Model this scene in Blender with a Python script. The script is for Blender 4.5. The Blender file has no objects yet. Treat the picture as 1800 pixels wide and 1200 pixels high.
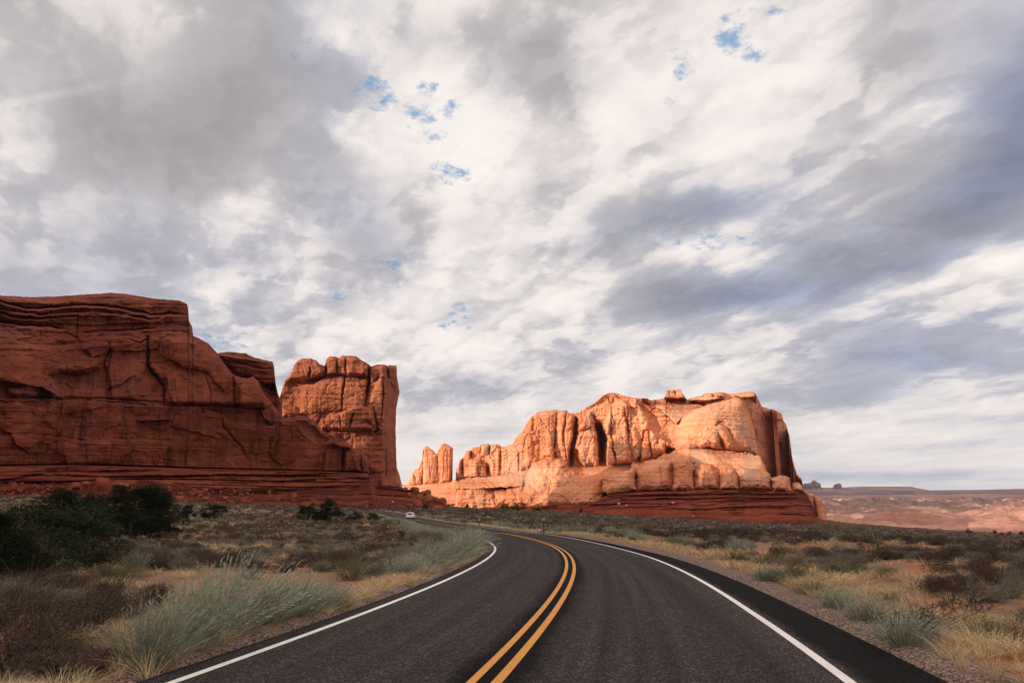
import bpy, math, random
import numpy as np
from mathutils import Vector, Matrix, noise as mnoise

SC = bpy.context.scene
COL = SC.collection
rng = np.random.default_rng(7)
random.seed(7)

# ------------------------------------------------------------------ camera, light, exposure
FP, HOR = 1300.0, 880.0                 # focal length and horizon of the 1800 px wide photo
PITCH = math.atan((HOR - 600.0) / FP)
CAMH = 1.75
cam = bpy.data.objects.new('camera', bpy.data.cameras.new('camera'))
COL.objects.link(cam)
cam.data.sensor_width = 36.0
cam.data.lens = 36.0 * FP / 1800.0
cam.location = (0, 0, CAMH)
cam.rotation_euler = (math.pi / 2 + PITCH, 0, 0)
cam.data.clip_start = 0.1
cam.data.clip_end = 40000
SC.camera = cam
SC.view_settings.view_transform = 'Standard'
SC.view_settings.look = 'None'
SC.view_settings.exposure = 0.0
SC.view_settings.gamma = 1.0
SC.cycles.max_bounces = 5
SC.cycles.diffuse_bounces = 3
SC.cycles.transparent_max_bounces = 4

SUN_EL, SUN_AZ = math.radians(8.0), math.radians(228)     # azimuth clockwise from +Y (the view)
BACKGAIN = 1.75  # extra brightness of the unseen rear sky, added as fill light
to_sun = Vector((math.sin(SUN_AZ) * math.cos(SUN_EL), math.cos(SUN_AZ) * math.cos(SUN_EL), math.sin(SUN_EL)))
sun = bpy.data.objects.new('sun', bpy.data.lights.new('sun', 'SUN'))
COL.objects.link(sun)
sun.data.energy = 5.0
sun.data.angle = math.radians(0.5)
sun.data.color = (1.0, 0.86, 0.70)
sun.rotation_euler = to_sun.to_track_quat('Z', 'Y').to_euler()
sun.location = (-300, -300, 200)


# ------------------------------------------------------------------ node helpers
class NT:
    def __init__(s, nt):
        s.nt = nt; nt.nodes.clear()
    def n(s, t, **kw):
        o = s.nt.nodes.new(t)
        for k, v in kw.items(): setattr(o, k, v)
        return o
    def link(s, a, b): s.nt.links.new(a, b)
    def put(s, sock, v):
        if isinstance(v, bpy.types.NodeSocket): s.link(v, sock)
        elif v is not None: sock.default_value = v
    def m(s, op, a, b=None, c=None, clamp=False):
        o = s.n('ShaderNodeMath', operation=op, use_clamp=clamp)
        s.put(o.inputs[0], a); s.put(o.inputs[1], b); s.put(o.inputs[2], c)
        return o.outputs[0]
    def vm(s, op, a, b=None):
        o = s.n('ShaderNodeVectorMath', operation=op)
        s.put(o.inputs[0], a)
        if op == 'SCALE': s.put(o.inputs['Scale'], b)
        else: s.put(o.inputs[1], b)
        return o.outputs['Value'] if op in ('DOT_PRODUCT', 'LENGTH', 'DISTANCE') else o.outputs[0]
    def mix(s, f, a, b, blend='MIX'):
        o = s.n('ShaderNodeMix', data_type='RGBA', blend_type=blend)
        s.put(o.inputs[0], f)
        for i, v in ((6, a), (7, b)):
            if isinstance(v, tuple) and len(v) == 3: v = (*v, 1)
            s.put(o.inputs[i], v)
        return o.outputs[2]
    def noise(s, vec, scale, detail=4, rough=0.55, dist=0.0, dim='3D'):
        o = s.n('ShaderNodeTexNoise', noise_dimensions=dim)
        if vec is not None: s.link(vec, o.inputs['Vector'])
        o.inputs['Scale'].default_value = scale
        o.inputs['Detail'].default_value = detail
        o.inputs['Roughness'].default_value = rough
        o.inputs['Distortion'].default_value = dist
        return o
    def smooth(s, v, a, b, lo=0.0, hi=1.0):
        o = s.n('ShaderNodeMapRange', interpolation_type='SMOOTHSTEP')
        s.put(o.inputs[0], v); s.put(o.inputs[1], a); s.put(o.inputs[2], b); s.put(o.inputs[3], lo); s.put(o.inputs[4], hi)
        return o.outputs[0]
    def mapscale(s, vec, sc, rot=(0, 0, 0), loc=(0, 0, 0)):
        o = s.n('ShaderNodeMapping')
        s.link(vec, o.inputs[0]); o.inputs['Scale'].default_value = sc; o.inputs['Rotation'].default_value = rot
        o.inputs['Location'].default_value = loc
        return o.outputs[0]


# ------------------------------------------------------------------ world: Nishita sky under a broken cloud deck
W = bpy.data.worlds.new("World"); SC.world = W; W.use_nodes = True
t = NT(W.node_tree)
geo = t.n('ShaderNodeTexCoord')
D3 = geo.outputs['Generated']
sep = t.n('ShaderNodeSeparateXYZ'); t.link(D3, sep.inputs[0])
zc = t.m('MAXIMUM', sep.outputs[2], 0.0)
inv = t.m('DIVIDE', 1.0, t.m('ADD', zc, 0.22))
deck = t.vm('SCALE', D3, inv)
deck = t.vm('MULTIPLY', deck, (1, 1, 0))
# cloud bands run to the upper right: rotate and stretch the deck coordinates
dk = t.mapscale(deck, (1.0, 1.0, 1.0), rot=(0, 0, math.radians(-30)))
dks = t.mapscale(dk, (1.35, 0.72, 1.0))
cp, sp = math.cos(PITCH), math.sin(PITCH)
fw = t.vm('DOT_PRODUCT', D3, (0, cp, sp))
upc = t.vm('DOT_PRODUCT', D3, (0, -sp, cp))
fwm = t.m('MAXIMUM', fw, 0.15)
sx = t.m('DIVIDE', sep.outputs[0], fwm)
sy = t.m('DIVIDE', upc, fwm)
X0 = t.m('ADD', t.m('MULTIPLY', sx, 1300 / 1800), 0.5)
Y0 = t.m('SUBTRACT', 600 / 900, t.m('MULTIPLY', sy, 1300 / 900))
# warp the sky chart so that the mass edges are ragged
wn = t.noise(dks, 2.2, 7, 0.62, dim='2D')
ws = t.n('ShaderNodeSeparateColor'); t.link(wn.outputs['Color'], ws.inputs[0])
wamp = t.smooth(sep.outputs[2], 0.0, 0.45, 0.35, 1.0)
wx = t.m('MULTIPLY', t.m('SUBTRACT', ws.outputs[0], 0.5), wamp)
wy = t.m('MULTIPLY', t.m('SUBTRACT', ws.outputs[1], 0.5), wamp)
CX = t.m('MULTIPLY_ADD', wx, 0.15, X0)
CY = t.m('MULTIPLY_ADD', wy, 0.22, Y0)
ROWS = [  # brightness (sRGB percent) of the cloud cover, chart rows 75 px apart, columns 100 px apart
 "88 70 84 74 69 72 84 88 91 80 76 78 80 78 88 82 75 72 78",
 "84 70 76 69 66 70 94 88 79 73 74 88 80 96 92 84 72 73 66",
 "76 70 73 66 64 66 76 92 92 76 74 86 90 93 88 80 76 70 60",
 "80 70 66 63 65 71 80 95 95 95 93 88 92 90 84 82 82 72 56",
 "84 76 66 65 70 71 69 76 97 98 90 81 78 82 84 84 70 66 54",
 "78 76 72 72 90 77 72 74 84 93 83 70 66 64 82 84 64 56 62",
 "74 74 74 75 76 84 68 82 84 86 84 78 82 86 70 60 64 86 92",
 "70 72 74 78 84 84 76 93 93 95 86 72 60 60 66 82 90 86 88",
 "74 74 74 80 86 79 87 91 93 90 85 84 84 86 84 68 70 76 70",
 "80 80 80 82 84 80 84 79 75 83 88 90 88 84 70 68 78 84 80",
 "84 84 84 84 84 84 86 84 84 87 89 88 86 86 86 89 88 86 84",
 "86 86 86 86 86 86 88 89 88 88 88 87 85 83 79 79 80 82 84",
 "84 84 84 84 84 84 84 85 85 85 85 85 84 82 80 80 80 81 82"]
BLUE = [
 "0000123100000020134", "0000025100000130144", "1100025111000100246", "1000014200000112247",
 "1100022120002331147", "2222224201123552165", "3333321321122342651", "4444332412024665312",
 "3334323121223225545", "2223332233222235533", "1111111111111111223", "1111111111111233333",
 "2222222222222233333"]
acc = None
for i, (r, b) in enumerate(zip(ROWS, BLUE)):
    ramp = t.n('ShaderNodeValToRGB')
    el = ramp.color_ramp.elements
    ramp.color_ramp.interpolation = 'B_SPLINE'
    vals = [.80 + (int(v) / 100 - .80) * 1.06 for v in r.split()]
    bl = [int(c) / 9 for c in b]
    for j, (v, q) in enumerate(zip(vals, bl)):
        e = el[j] if j < 2 else el.new(j / 18)
        e.position = j / 18
    for j, (v, q) in enumerate(zip(vals, bl)): el[j].position = j / 18
    for j, (v, q) in enumerate(zip(vals, bl)): el[j].color = (v, q, 0, 1)
    t.link(CX, ramp.inputs[0])
    c = i / 12
    lo = t.smooth(t.m('ABSOLUTE', t.m('SUBTRACT', CY, c)), 0.0, 1 / 12, 1.0, 0.0)
    if i == 0: lo = t.smooth(CY, 0.0, 1 / 12, 1.0, 0.0)
    if i == 12: lo = t.smooth(CY, 11 / 12, 1.0, 0.0, 1.0)
    s = t.n('ShaderNodeVectorMath', operation='MULTIPLY_ADD')
    t.link(ramp.outputs[0], s.inputs[0]); 
    cb = t.n('ShaderNodeCombineXYZ')
    for k in range(3): t.link(lo, cb.inputs[k])
    t.link(cb.outputs[0], s.inputs[1])
    if acc is not None: t.link(acc, s.inputs[2])
    acc = s.outputs[0]
asep = t.n('ShaderNodeSeparateXYZ'); t.link(acc, asep.inputs[0])
front = t.smooth(fw, 0.25, 0.6)
gn = t.noise(dks, 0.9, 5, 0.55, dim='2D')
genB = t.m('MULTIPLY_ADD', gn.outputs[0], 0.7, 0.38)
Bv = t.m('ADD', t.m('MULTIPLY', asep.outputs[0], front), t.m('MULTIPLY', genB, t.m('SUBTRACT', 1.0, front)))
Qv = t.m('ADD', t.m('MULTIPLY', asep.outputs[1], front), t.m('MULTIPLY', 0.4, t.m('SUBTRACT', 1.0, front)))
# billows
n1 = t.noise(dks, 3.6, 9, 0.55, 0.0, dim='2D')
n4 = t.noise(dks, 6.5, 8, 0.52, 0.0, dim='2D')
# puffs: rounded tops with creases between them, at two sizes, broken up by a turbulent offset
tw = t.noise(dk, 5.0, 5, 0.6, dim='2D')
dw = t.vm('ADD', dks, t.vm('SCALE', t.vm('SUBTRACT', tw.outputs['Color'], (.5, .5, .5)), 0.30))
v1 = t.n('ShaderNodeTexVoronoi', feature='SMOOTH_F1', voronoi_dimensions='2D'); v1.inputs['Scale'].default_value = 4.5; v1.inputs['Smoothness'].default_value = 0.7; t.link(dw, v1.inputs['Vector'])
v2 = t.n('ShaderNodeTexVoronoi', feature='SMOOTH_F1', voronoi_dimensions='2D'); v2.inputs['Scale'].default_value = 12.0; v2.inputs['Smoothness'].default_value = 0.7; t.link(dw, v2.inputs['Vector'])
puff = t.m('ADD', t.m('MULTIPLY', t.m('SUBTRACT', 0.42, v1.outputs['Distance']), 0.34), t.m('MULTIPLY', t.m('SUBTRACT', 0.42, v2.outputs['Distance']), 0.17))
n2 = t.noise(dk, 12.0, 6, 0.62, 0.0, dim='2D')
far_ = t.smooth(sep.outputs[2], 0.03, 0.20, 0.22, 1.0)
det = t.m('ADD', t.m('MULTIPLY', t.m('SUBTRACT', n1.outputs[0], 0.5), 0.62), t.m('MULTIPLY', t.m('SUBTRACT', n2.outputs[0], 0.5), 0.20))
crisp = t.m('SUBTRACT', t.smooth(t.m('MULTIPLY_ADD', puff, 0.9, n4.outputs[0]), 0.44, 0.56), 0.5)
det = t.m('ADD', det, t.m('MULTIPLY', crisp, 0.105))
det = t.m('ADD', det, t.m('MULTIPLY', puff, t.smooth(Bv, 0.68, 0.82, 0.15, 1.0)))
damp = t.m('MULTIPLY', t.smooth(Bv, 0.60, 0.86, 0.5, 1.0), far_)
Bv = t.m('MULTIPLY_ADD', t.m('MULTIPLY', det, damp), 0.66, Bv)
# single cloud bands and bright rims: x, y, half length, half width, slope (deg), strength
strokes = [(1330,512,340,30,-10,-.15),(1700,345,270,40,-22,-.15),(1110,400,170,30,-20,-.10),(1240,380,150,26,-8,-.07),(1600,632,170,18,3,-.11),(1430,692,120,12,0,-.08),
           (1785,180,110,75,-50,-.12),(1740,562,130,16,-8,-.09),(870,682,110,20,0,-.07),(640,430,75,45,0,-.11),(300,240,230,80,-14,-.06),(1000,612,120,18,-5,-.06),(940,100,140,60,8,-.05),
           (1500,835,330,18,0,-.05),(150,470,170,50,0,-.03),(760,720,120,14,0,-.05),(1180,600,160,16,-5,-.05),
           (1730,452,130,15,-12,.15),(1600,505,190,16,-14,.10),(1335,52,45,32,-30,.12),(1480,362,190,20,-22,.09),(1240,434,60,9,-12,.14),(900,265,170,80,0,.05),(620,88,45,35,0,.11),
           (465,335,50,32,-30,.13),(700,560,150,35,-10,.05),(1100,470,170,20,-15,.06),(230,40,60,30,40,.09),(1240,262,120,16,-12,.06),(1580,770,220,14,-4,.04),(1080,560,200,14,-8,.05)]
slx, sly = t.m('MULTIPLY', t.m('MULTIPLY_ADD', wx, 0.06, X0), 1800), t.m('MULTIPLY', t.m('MULTIPLY_ADD', wy, 0.11, Y0), 900)
ssum = None
for (hx, hy, rx, ry, an, am) in strokes:
    ca, sa = math.cos(math.radians(an)), math.sin(math.radians(an))
    dx, dy = t.m('SUBTRACT', slx, hx), t.m('SUBTRACT', sly, hy)
    a = t.m('MULTIPLY_ADD', dx, ca / rx, t.m('MULTIPLY', dy, sa / rx)); b_ = t.m('MULTIPLY_ADD', dx, -sa / ry, t.m('MULTIPLY', dy, ca / ry))
    e = t.m('MULTIPLY_ADD', a, a, t.m('MULTIPLY', b_, b_))
    g = t.m('MULTIPLY', t.m('EXPONENT', t.m('MULTIPLY', e, -0.9)), am)
    ssum = g if ssum is None else t.m('ADD', ssum, g)
Bv = t.m('ADD', Bv, t.m('MULTIPLY', ssum, t.m('MULTIPLY', front, t.m('MULTIPLY_ADD', n1.outputs[0], 0.8, 0.40))))
low_ = t.n('ShaderNodeCombineXYZ'); t.link(t.m('MULTIPLY', sx, 1.6), low_.inputs[0]); t.link(t.m('MULTIPLY_ADD', sep.outputs[2], 26.0, t.m('MULTIPLY', wx, 0.5)), low_.inputs[1])
n5 = t.noise(low_.outputs[0], 1.6, 6, 0.55, 0.0, dim='2D')
Bv = t.m('ADD', Bv, t.m('MULTIPLY', t.m('SUBTRACT', n5.outputs[0], 0.5), t.smooth(sep.outputs[2], 0.20, 0.02, 0.0, 0.40)))
Bv = t.m('ADD', Bv, t.smooth(sep.outputs[2], 0.16, 0.04, 0.0, 0.045))
Qv = t.m('ADD', Qv, t.m('MULTIPLY', t.m('MAXIMUM', t.m('SUBTRACT', 0.5, n5.outputs[0]), 0.0), t.smooth(sep.outputs[2], 0.22, 0.03, 0.0, 1.6)))
Bv = t.m('ADD', Bv, 0.022)
# vapour trail high on the left
lx, ly = t.m('MULTIPLY', X0, 1800), t.m('MULTIPLY', Y0, 900)
dl = t.m('ADD', t.m('MULTIPLY', t.m('SUBTRACT', lx, 0), 0.193), t.m('MULTIPLY', t.m('SUBTRACT', ly, 186), 0.981))
trail = t.m('MULTIPLY', t.smooth(t.m('ABSOLUTE', dl), 1.0, 13.0, 1.0, 0.0), t.smooth(lx, 100, 330, 1.0, 0.0))
Bv = t.m('MULTIPLY_ADD', trail, 0.055, Bv)
lo_ = t.m('MAXIMUM', t.m('SUBTRACT', 0.74, Bv), 0.0)
Bv = t.m('MULTIPLY_ADD', lo_, 0.35, Bv)
hi = t.m('MAXIMUM', t.m('SUBTRACT', Bv, 0.84), 0.0)
hi = t.m('MULTIPLY', t.m('SUBTRACT', 1.0, t.m('EXPONENT', t.m('MULTIPLY', hi, -6.5))), 0.145)
Bs = t.m('ADD', t.m('MINIMUM', Bv, 0.84), hi)
lin = t.m('POWER', Bs, 2.2)
dark = t.smooth(Bs, 0.98, 0.62, 0.0, 1.0)
tint = t.mix(dark, (1.065, 0.988, 0.945), (1.02, 0.965, 0.985))
Qv = t.m('ADD', Qv, t.m('MULTIPLY', t.m('MAXIMUM', t.m('MULTIPLY', ssum, -1.0), 0.0), t.smooth(lx, 700, 1300, 0.6, 2.6)), clamp=True)
tint = t.mix(t.m('MULTIPLY', Qv, t.smooth(Bs, 0.95, 0.72)), tint, (0.84, 0.91, 1.20))
# blue gaps
holes = [(660,165,30,18,1),(755,160,18,11,.9),(745,200,34,16,.85),(790,195,16,16,.8),(762,232,18,14,.8),(790,303,32,13,1),(1285,68,24,24,1.1),
         (1305,92,30,12,.9),(1197,112,16,20,.8),(522,58,26,20,.35),(515,95,16,12,.4),(1230,424,100,10,.75),(690,465,20,8,.8),
         (800,545,15,15,.9),(800,568,22,9,.8),(590,516,24,12,.7),(380,600,42,11,.9),(1340,22,34,10,.7),(1180,186,10,10,.7)]
hm = None
for (hx, hy, rx, ry, st) in holes:
    a = t.m('POWER', t.m('DIVIDE', t.m('SUBTRACT', lx, hx), rx * 1.9), 2.0)
    a = t.m('ADD', a, t.m('POWER', t.m('ABSOLUTE', t.m('DIVIDE', t.m('SUBTRACT', ly, hy), ry * 2.0)), 2.0))
    g = t.m('MULTIPLY', t.m('MAXIMUM', t.m('SUBTRACT', 1.0, a), 0.0), st)
    hm = g if hm is None else t.m('MAXIMUM', hm, g)
hn = t.noise(dk, 24.0, 7, 0.68, 0.1, dim='2D')
hv = t.m('MULTIPLY_ADD', hm, 0.25, hn.outputs[0])
hmask = t.m('MULTIPLY', t.smooth(hv, 0.60, 0.90), t.m('MULTIPLY', t.smooth(hm, 0.0, 0.25), front))
sky = t.n('ShaderNodeTexSky', sky_type='NISHITA')
sky.sun_disc = False; sky.sun_elevation = SUN_EL; sky.sun_rotation = SUN_AZ
sky.altitude = 1500
cl = t.vm('MULTIPLY', tint, (1, 1, 1))
cl = t.vm('SCALE', cl, t.m('MULTIPLY', lin, 10.0))
blue = t.mix(0.15, (1.3, 3.5, 6.3), sky.outputs[0])
allc = t.mix(t.m('MULTIPLY', hmask, 0.80), cl, blue)
# off to the back the deck is torn and more of the clear sky shows
open_ = t.m('MULTIPLY', t.m('SUBTRACT', 1.0, front), t.smooth(gn.outputs[0], 0.5, 0.62))
allc = t.mix(t.m('MULTIPLY', open_, 0.6), allc, sky.outputs[0])
sund = t.vm('DOT_PRODUCT', D3, tuple(to_sun))
glow = t.m('POWER', t.m('MAXIMUM', sund, 0.0), 3.0)
gl = t.m('MULTIPLY', t.m('SUBTRACT', 1.0, front), t.m('MULTIPLY_ADD', glow, 2.2, BACKGAIN))  # sky behind the camera boosted to fill the shaded foreground
gl = t.m('ADD', gl, front)
allc = t.vm('MULTIPLY', allc, t.mix(t.m('MULTIPLY', t.m('SUBTRACT', 1.0, front), .8), (1, 1, 1), (1.12, 0.98, 0.84)))
allc = t.vm('SCALE', allc, gl)
below = t.smooth(sep.outputs[2], -0.02, 0.0)
allc = t.mix(below, (1.2, 0.8, 0.6), allc)
bg = t.n('ShaderNodeBackground'); bg.inputs[1].default_value = 0.1
t.link(allc, bg.inputs[0])
wo = t.n('ShaderNodeOutputWorld'); t.link(bg.outputs[0], wo.inputs[0])
W.cycles.sampling_method = 'MANUAL'; W.cycles.sample_map_resolution = 512


# ------------------------------------------------------------------ small maths
def hsh(ix, iy, seed):
    h = (ix.astype(np.int64) * 374761393 + iy.astype(np.int64) * 668265263 + seed * 1442695041) & 0xFFFFFFFF
    h = ((h ^ (h >> 13)) * 1274126177) & 0xFFFFFFFF
    return ((h ^ (h >> 16)) & 0xFFFFFF) / float(0xFFFFFF)
def vn(x, y, seed=0):
    ix, iy = np.floor(x), np.floor(y); fx, fy = x - ix, y - iy
    fx = fx * fx * fx * (fx * (fx * 6 - 15) + 10); fy = fy * fy * fy * (fy * (fy * 6 - 15) + 10)
    a, b = hsh(ix, iy, seed), hsh(ix + 1, iy, seed); c, d = hsh(ix, iy + 1, seed), hsh(ix + 1, iy + 1, seed)
    return (a + (b - a) * fx) * (1 - fy) + (c + (d - c) * fx) * fy - 0.5
def fbm(x, y, o=5, seed=0, g=0.5):
    r = 0; a = 1.0; s = 0
    for k in range(o):
        r = r + a * vn(x, y, seed + k * 17); s += a; a *= g; x = x * 2.03 + 11.7; y = y * 2.03 - 5.3
    return r / s * 2
def voro(x, y, seed=0):
    ix, iy = np.floor(x), np.floor(y)
    F1 = np.full(x.shape, 9.0); F2 = np.full(x.shape, 9.0); I = np.zeros(x.shape); J = np.zeros(x.shape)
    for dx in (-1, 0, 1):
        for dy in (-1, 0, 1):
            cx, cy = ix + dx, iy + dy
            px = cx + 0.1 + .8 * hsh(cx, cy, seed); py = cy + 0.1 + .8 * hsh(cx, cy, seed + 5)
            d = np.maximum(np.abs(px - x), np.abs(py - y)) * .5 + .5 * np.hypot(px - x, py - y)
            r = hsh(cx, cy, seed + 9); q = hsh(cx, cy, seed + 13)
            m = d < F1
            F2 = np.where(m, F1, np.minimum(F2, d)); I = np.where(m, r, I); J = np.where(m, q, J); F1 = np.where(m, d, F1)
    return F1, F2, I, J
def pix_dir(px, py):
    px = np.asarray(px, float); py = np.asarray(py, float)
    x, y, z = px - 900, FP + 0 * px, -(py - 600)
    return np.stack([x, cp * y - sp * z, sp * y + cp * z], -1)
def at(px, py, D):
    d = pix_dir(px, py)
    return d / d[..., 1:2] * np.asarray(D, float)[..., None] + np.array([0, 0, CAMH])
def sstep(x, a, b):
    q = np.clip((x - a) / (b - a), 0, 1); return q * q * (3 - 2 * q)


# ------------------------------------------------------------------ object helpers
def tag(o, label=None, cat=None, group=None, kind=None):
    if label: o['label'] = label
    if cat: o['category'] = cat
    if group: o['group'] = group
    if kind: o['kind'] = kind
    return o
def mesh_np(name, V, F, mat=None, parent=None, smooth=True, attrs=None, mats=None, midx=None):
    me = bpy.data.meshes.new(name)
    V = np.ascontiguousarray(V, np.float32).reshape(-1, 3); F = np.asarray(F, np.int32)
    me.vertices.add(len(V)); me.vertices.foreach_set('co', V.ravel())
    k = F.shape[1]
    me.loops.add(F.size); me.loops.foreach_set('vertex_index', F.ravel())
    me.polygons.add(len(F)); me.polygons.foreach_set('loop_start', np.arange(0, F.size, k, dtype=np.int32))
    me.polygons.foreach_set('loop_total', np.full(len(F), k, np.int32))
    me.polygons.foreach_set('use_smooth', np.full(len(F), smooth, bool))
    if midx is not None: me.polygons.foreach_set('material_index', np.asarray(midx, np.int32))
    for nm, a in (attrs or {}).items():
        at_ = me.attributes.new(nm, 'FLOAT', 'POINT'); at_.data.foreach_set('value', np.ascontiguousarray(a, np.float32).ravel())
    me.update(calc_edges=True)
    for m_ in (mats or ([mat] if mat else [])): me.materials.append(m_)
    o = bpy.data.objects.new(name, me); COL.objects.link(o); o.parent = parent
    return o
def empty(name, loc=(0, 0, 0), rz=0.0):
    o = bpy.data.objects.new(name, None); COL.objects.link(o); o.location = loc; o.rotation_euler = (0, 0, rz)
    o.empty_display_size = 0.3
    return o
def grid_faces(nr, nc):
    i = np.arange(nr * nc).reshape(nr, nc)
    return np.stack([i[:-1, :-1], i[:-1, 1:], i[1:, 1:], i[1:, :-1]], -1).reshape(-1, 4)
def copy_tree(o, parent=None):
    c = o.copy(); COL.objects.link(c); c.parent = parent
    for ch in list(o.children): copy_tree(ch, c)
    return c
BOXF = [(0, 3, 2, 1), (4, 5, 6, 7), (0, 1, 5, 4), (1, 2, 6, 5), (2, 3, 7, 6), (3, 0, 4, 7)]
class MB:
    def __init__(s): s.v = []; s.f = []
    def hexa(s, P):
        b = len(s.v); s.v += [tuple(p) for p in P]; s.f += [tuple(b + i for i in q) for q in BOXF]; return s
    def box(s, x0, x1, y0, y1, z0, z1):
        return s.hexa([(x0, y0, z0), (x1, y0, z0), (x1, y1, z0), (x0, y1, z0), (x0, y0, z1), (x1, y0, z1), (x1, y1, z1), (x0, y1, z1)])
    def cyl(s, c, r, h, axis='z', n=16, r2=None):
        b = len(s.v); r2 = r if r2 is None else r2
        for k, (rr, q) in enumerate(((r, -h / 2), (r2, h / 2))):
            for i in range(n):
                a = 2 * math.pi * i / n; u, w = rr * math.cos(a), rr * math.sin(a)
                p = {'z': (u, w, q), 'x': (q, u, w), 'y': (w, q, u)}[axis]
                s.v.append((c[0] + p[0], c[1] + p[1], c[2] + p[2]))
        s.f += [(b + i, b + (i + 1) % n, b + n + (i + 1) % n, b + n + i) for i in range(n)]
        s.f += [tuple(b + i for i in reversed(range(n))), tuple(b + n + i for i in range(n))]
        return s
    def prism(s, prof, x0, x1, inset=None):
        """side profile (y,z) extruded along x; inset(z) narrows it with height"""
        b = len(s.v); n = len(prof)
        for x, sg in ((x0, -1), (x1, 1)):
            for (y, z) in prof: s.v.append((x - sg * (inset(z) if inset else 0), y, z))
        s.f += [(b + i, b + n + i, b + n + (i + 1) % n, b + (i + 1) % n) for i in range(n)]
        s.f += [tuple(b + i for i in range(n)), tuple(b + n + i for i in reversed(range(n)))]
        return s
    def build(s, name, mat, parent=None, bevel=0.0, smooth=False):
        me = bpy.data.meshes.new(name); me.from_pydata(s.v, [], s.f); me.update()
        if mat: me.materials.append(mat)
        o = bpy.data.objects.new(name, me); COL.objects.link(o); o.parent = parent
        if bevel:
            md = o.modifiers.new('bevel', 'BEVEL'); md.width = bevel; md.segments = 3; md.limit_method = 'ANGLE'
        if smooth or bevel: me.polygons.foreach_set('use_smooth', [True] * len(me.polygons))
        return o


# ------------------------------------------------------------------ materials
def mat_new(name):
    m = bpy.data.materials.new(name); m.use_nodes = True
    q = NT(m.node_tree); out = q.n('ShaderNodeOutputMaterial'); b = q.n('ShaderNodeBsdfPrincipled')
    q.link(b.outputs[0], out.inputs[0]); b.inputs['Roughness'].default_value = 0.9
    b.inputs['Specular IOR Level'].default_value = 0.2
    return m, q, b
def mat_plain(name, col, rough=0.6, metal=0.0, var=0.12, scale=8.0, spec=0.3):
    m, q, b = mat_new(name)
    g = q.n('ShaderNodeTexCoord'); n = q.noise(g.outputs['Object'], scale, 4)
    f = q.m('MULTIPLY_ADD', n.outputs[0], 2 * var, 1 - var)
    q.link(q.vm('SCALE', tuple(col), f), b.inputs['Base Color'])
    b.inputs['Roughness'].default_value = rough; b.inputs['Metallic'].default_value = metal
    b.inputs['Specular IOR Level'].default_value = spec
    return m
def mat_rock(name, base, light, dark, S=1.0, streak=0.5, strata=0.5, tonek=0.35, bump=1.0, varnish=(0.16, 0.13, 0.13), vk=0.0):
    m, q, b = mat_new(name)
    P = q.n('ShaderNodeNewGeometry').outputs['Position']
    big = q.noise(P, 0.02 * S, 5, 0.6)
    wob = q.noise(P, 0.03 * S, 3)
    Pw = q.vm('ADD', P, q.vm('SCALE', wob.outputs['Color'], 9.0 / S))
    st = q.noise(q.mapscale(Pw, (0.004, 0.004, 0.42)), 1.0 * S, 5, 0.62)
    sk = q.noise(q.mapscale(P, (0.28, 0.28, 0.010)), 1.0 * S, 5, 0.6)
    sk2 = q.noise(q.mapscale(P, (0.07, 0.07, 0.006)), 1.0 * S, 3, 0.5)
    fine = q.noise(P, 0.9 * S, 6, 0.7)
    tn = q.n('ShaderNodeAttribute', attribute_name='tone').outputs['Fac']
    c = q.mix(q.smooth(big.outputs[0], 0.36, 0.64), base, light)
    c = q.mix(q.m('MULTIPLY', q.smooth(st.outputs[0], 0.42, 0.66), strata), c, dark)
    c = q.mix(q.m('MULTIPLY', q.smooth(st.outputs[0], 0.46, 0.34), strata * 0.6), c, light)
    sm = q.m('MULTIPLY', q.smooth(sk.outputs[0], 0.5, 0.68), q.smooth(sk2.outputs[0], 0.42, 0.6))
    c = q.mix(q.m('MULTIPLY', sm, streak), c, dark)
    c = q.mix(q.m('MULTIPLY', q.m('MULTIPLY', q.smooth(sk.outputs[0], 0.46, 0.34), q.smooth(sk2.outputs[0], 0.5, 0.4)), streak * 0.6), c, light)
    if vk: c = q.mix(q.m('MULTIPLY', q.smooth(tn, 0.72, 0.86), vk), c, varnish)
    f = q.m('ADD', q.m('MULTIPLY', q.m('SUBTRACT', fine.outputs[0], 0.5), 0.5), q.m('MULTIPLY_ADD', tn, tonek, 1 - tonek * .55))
    q.link(q.vm('SCALE', c, f), b.inputs['Base Color'])
    h = q.noise(P, 0.35 * S, 8, 0.68)
    h2 = q.noise(q.mapscale(Pw, (0.05, 0.05, 0.9)), 1.0 * S, 5, 0.6)
    hh = q.m('ADD', h.outputs[0], q.m('MULTIPLY', h2.outputs[0], 0.35 + strata * .5))
    bp = q.n('ShaderNodeBump'); bp.inputs['Distance'].default_value = 1.6 / S * bump; bp.inputs['Strength'].default_value = 0.8
    q.link(hh, bp.inputs['Height']); q.link(bp.outputs[0], b.inputs['Normal'])
    b.inputs['Roughness'].default_value = 0.95; b.inputs['Specular IOR Level'].default_value = 0.08
    return m
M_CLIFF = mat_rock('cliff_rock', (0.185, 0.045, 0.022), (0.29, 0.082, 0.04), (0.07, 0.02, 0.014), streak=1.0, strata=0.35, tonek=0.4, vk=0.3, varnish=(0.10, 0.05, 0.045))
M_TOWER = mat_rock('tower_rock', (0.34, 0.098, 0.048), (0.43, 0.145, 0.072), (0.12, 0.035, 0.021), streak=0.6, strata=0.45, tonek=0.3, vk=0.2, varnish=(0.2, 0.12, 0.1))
M_BUTTE = mat_rock('butte_rock', (0.64, 0.245, 0.12), (0.76, 0.36, 0.205), (0.40, 0.12, 0.05), streak=0.45, strata=0.4, tonek=0.25, vk=0.55, varnish=(0.36, 0.25, 0.19))
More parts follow.
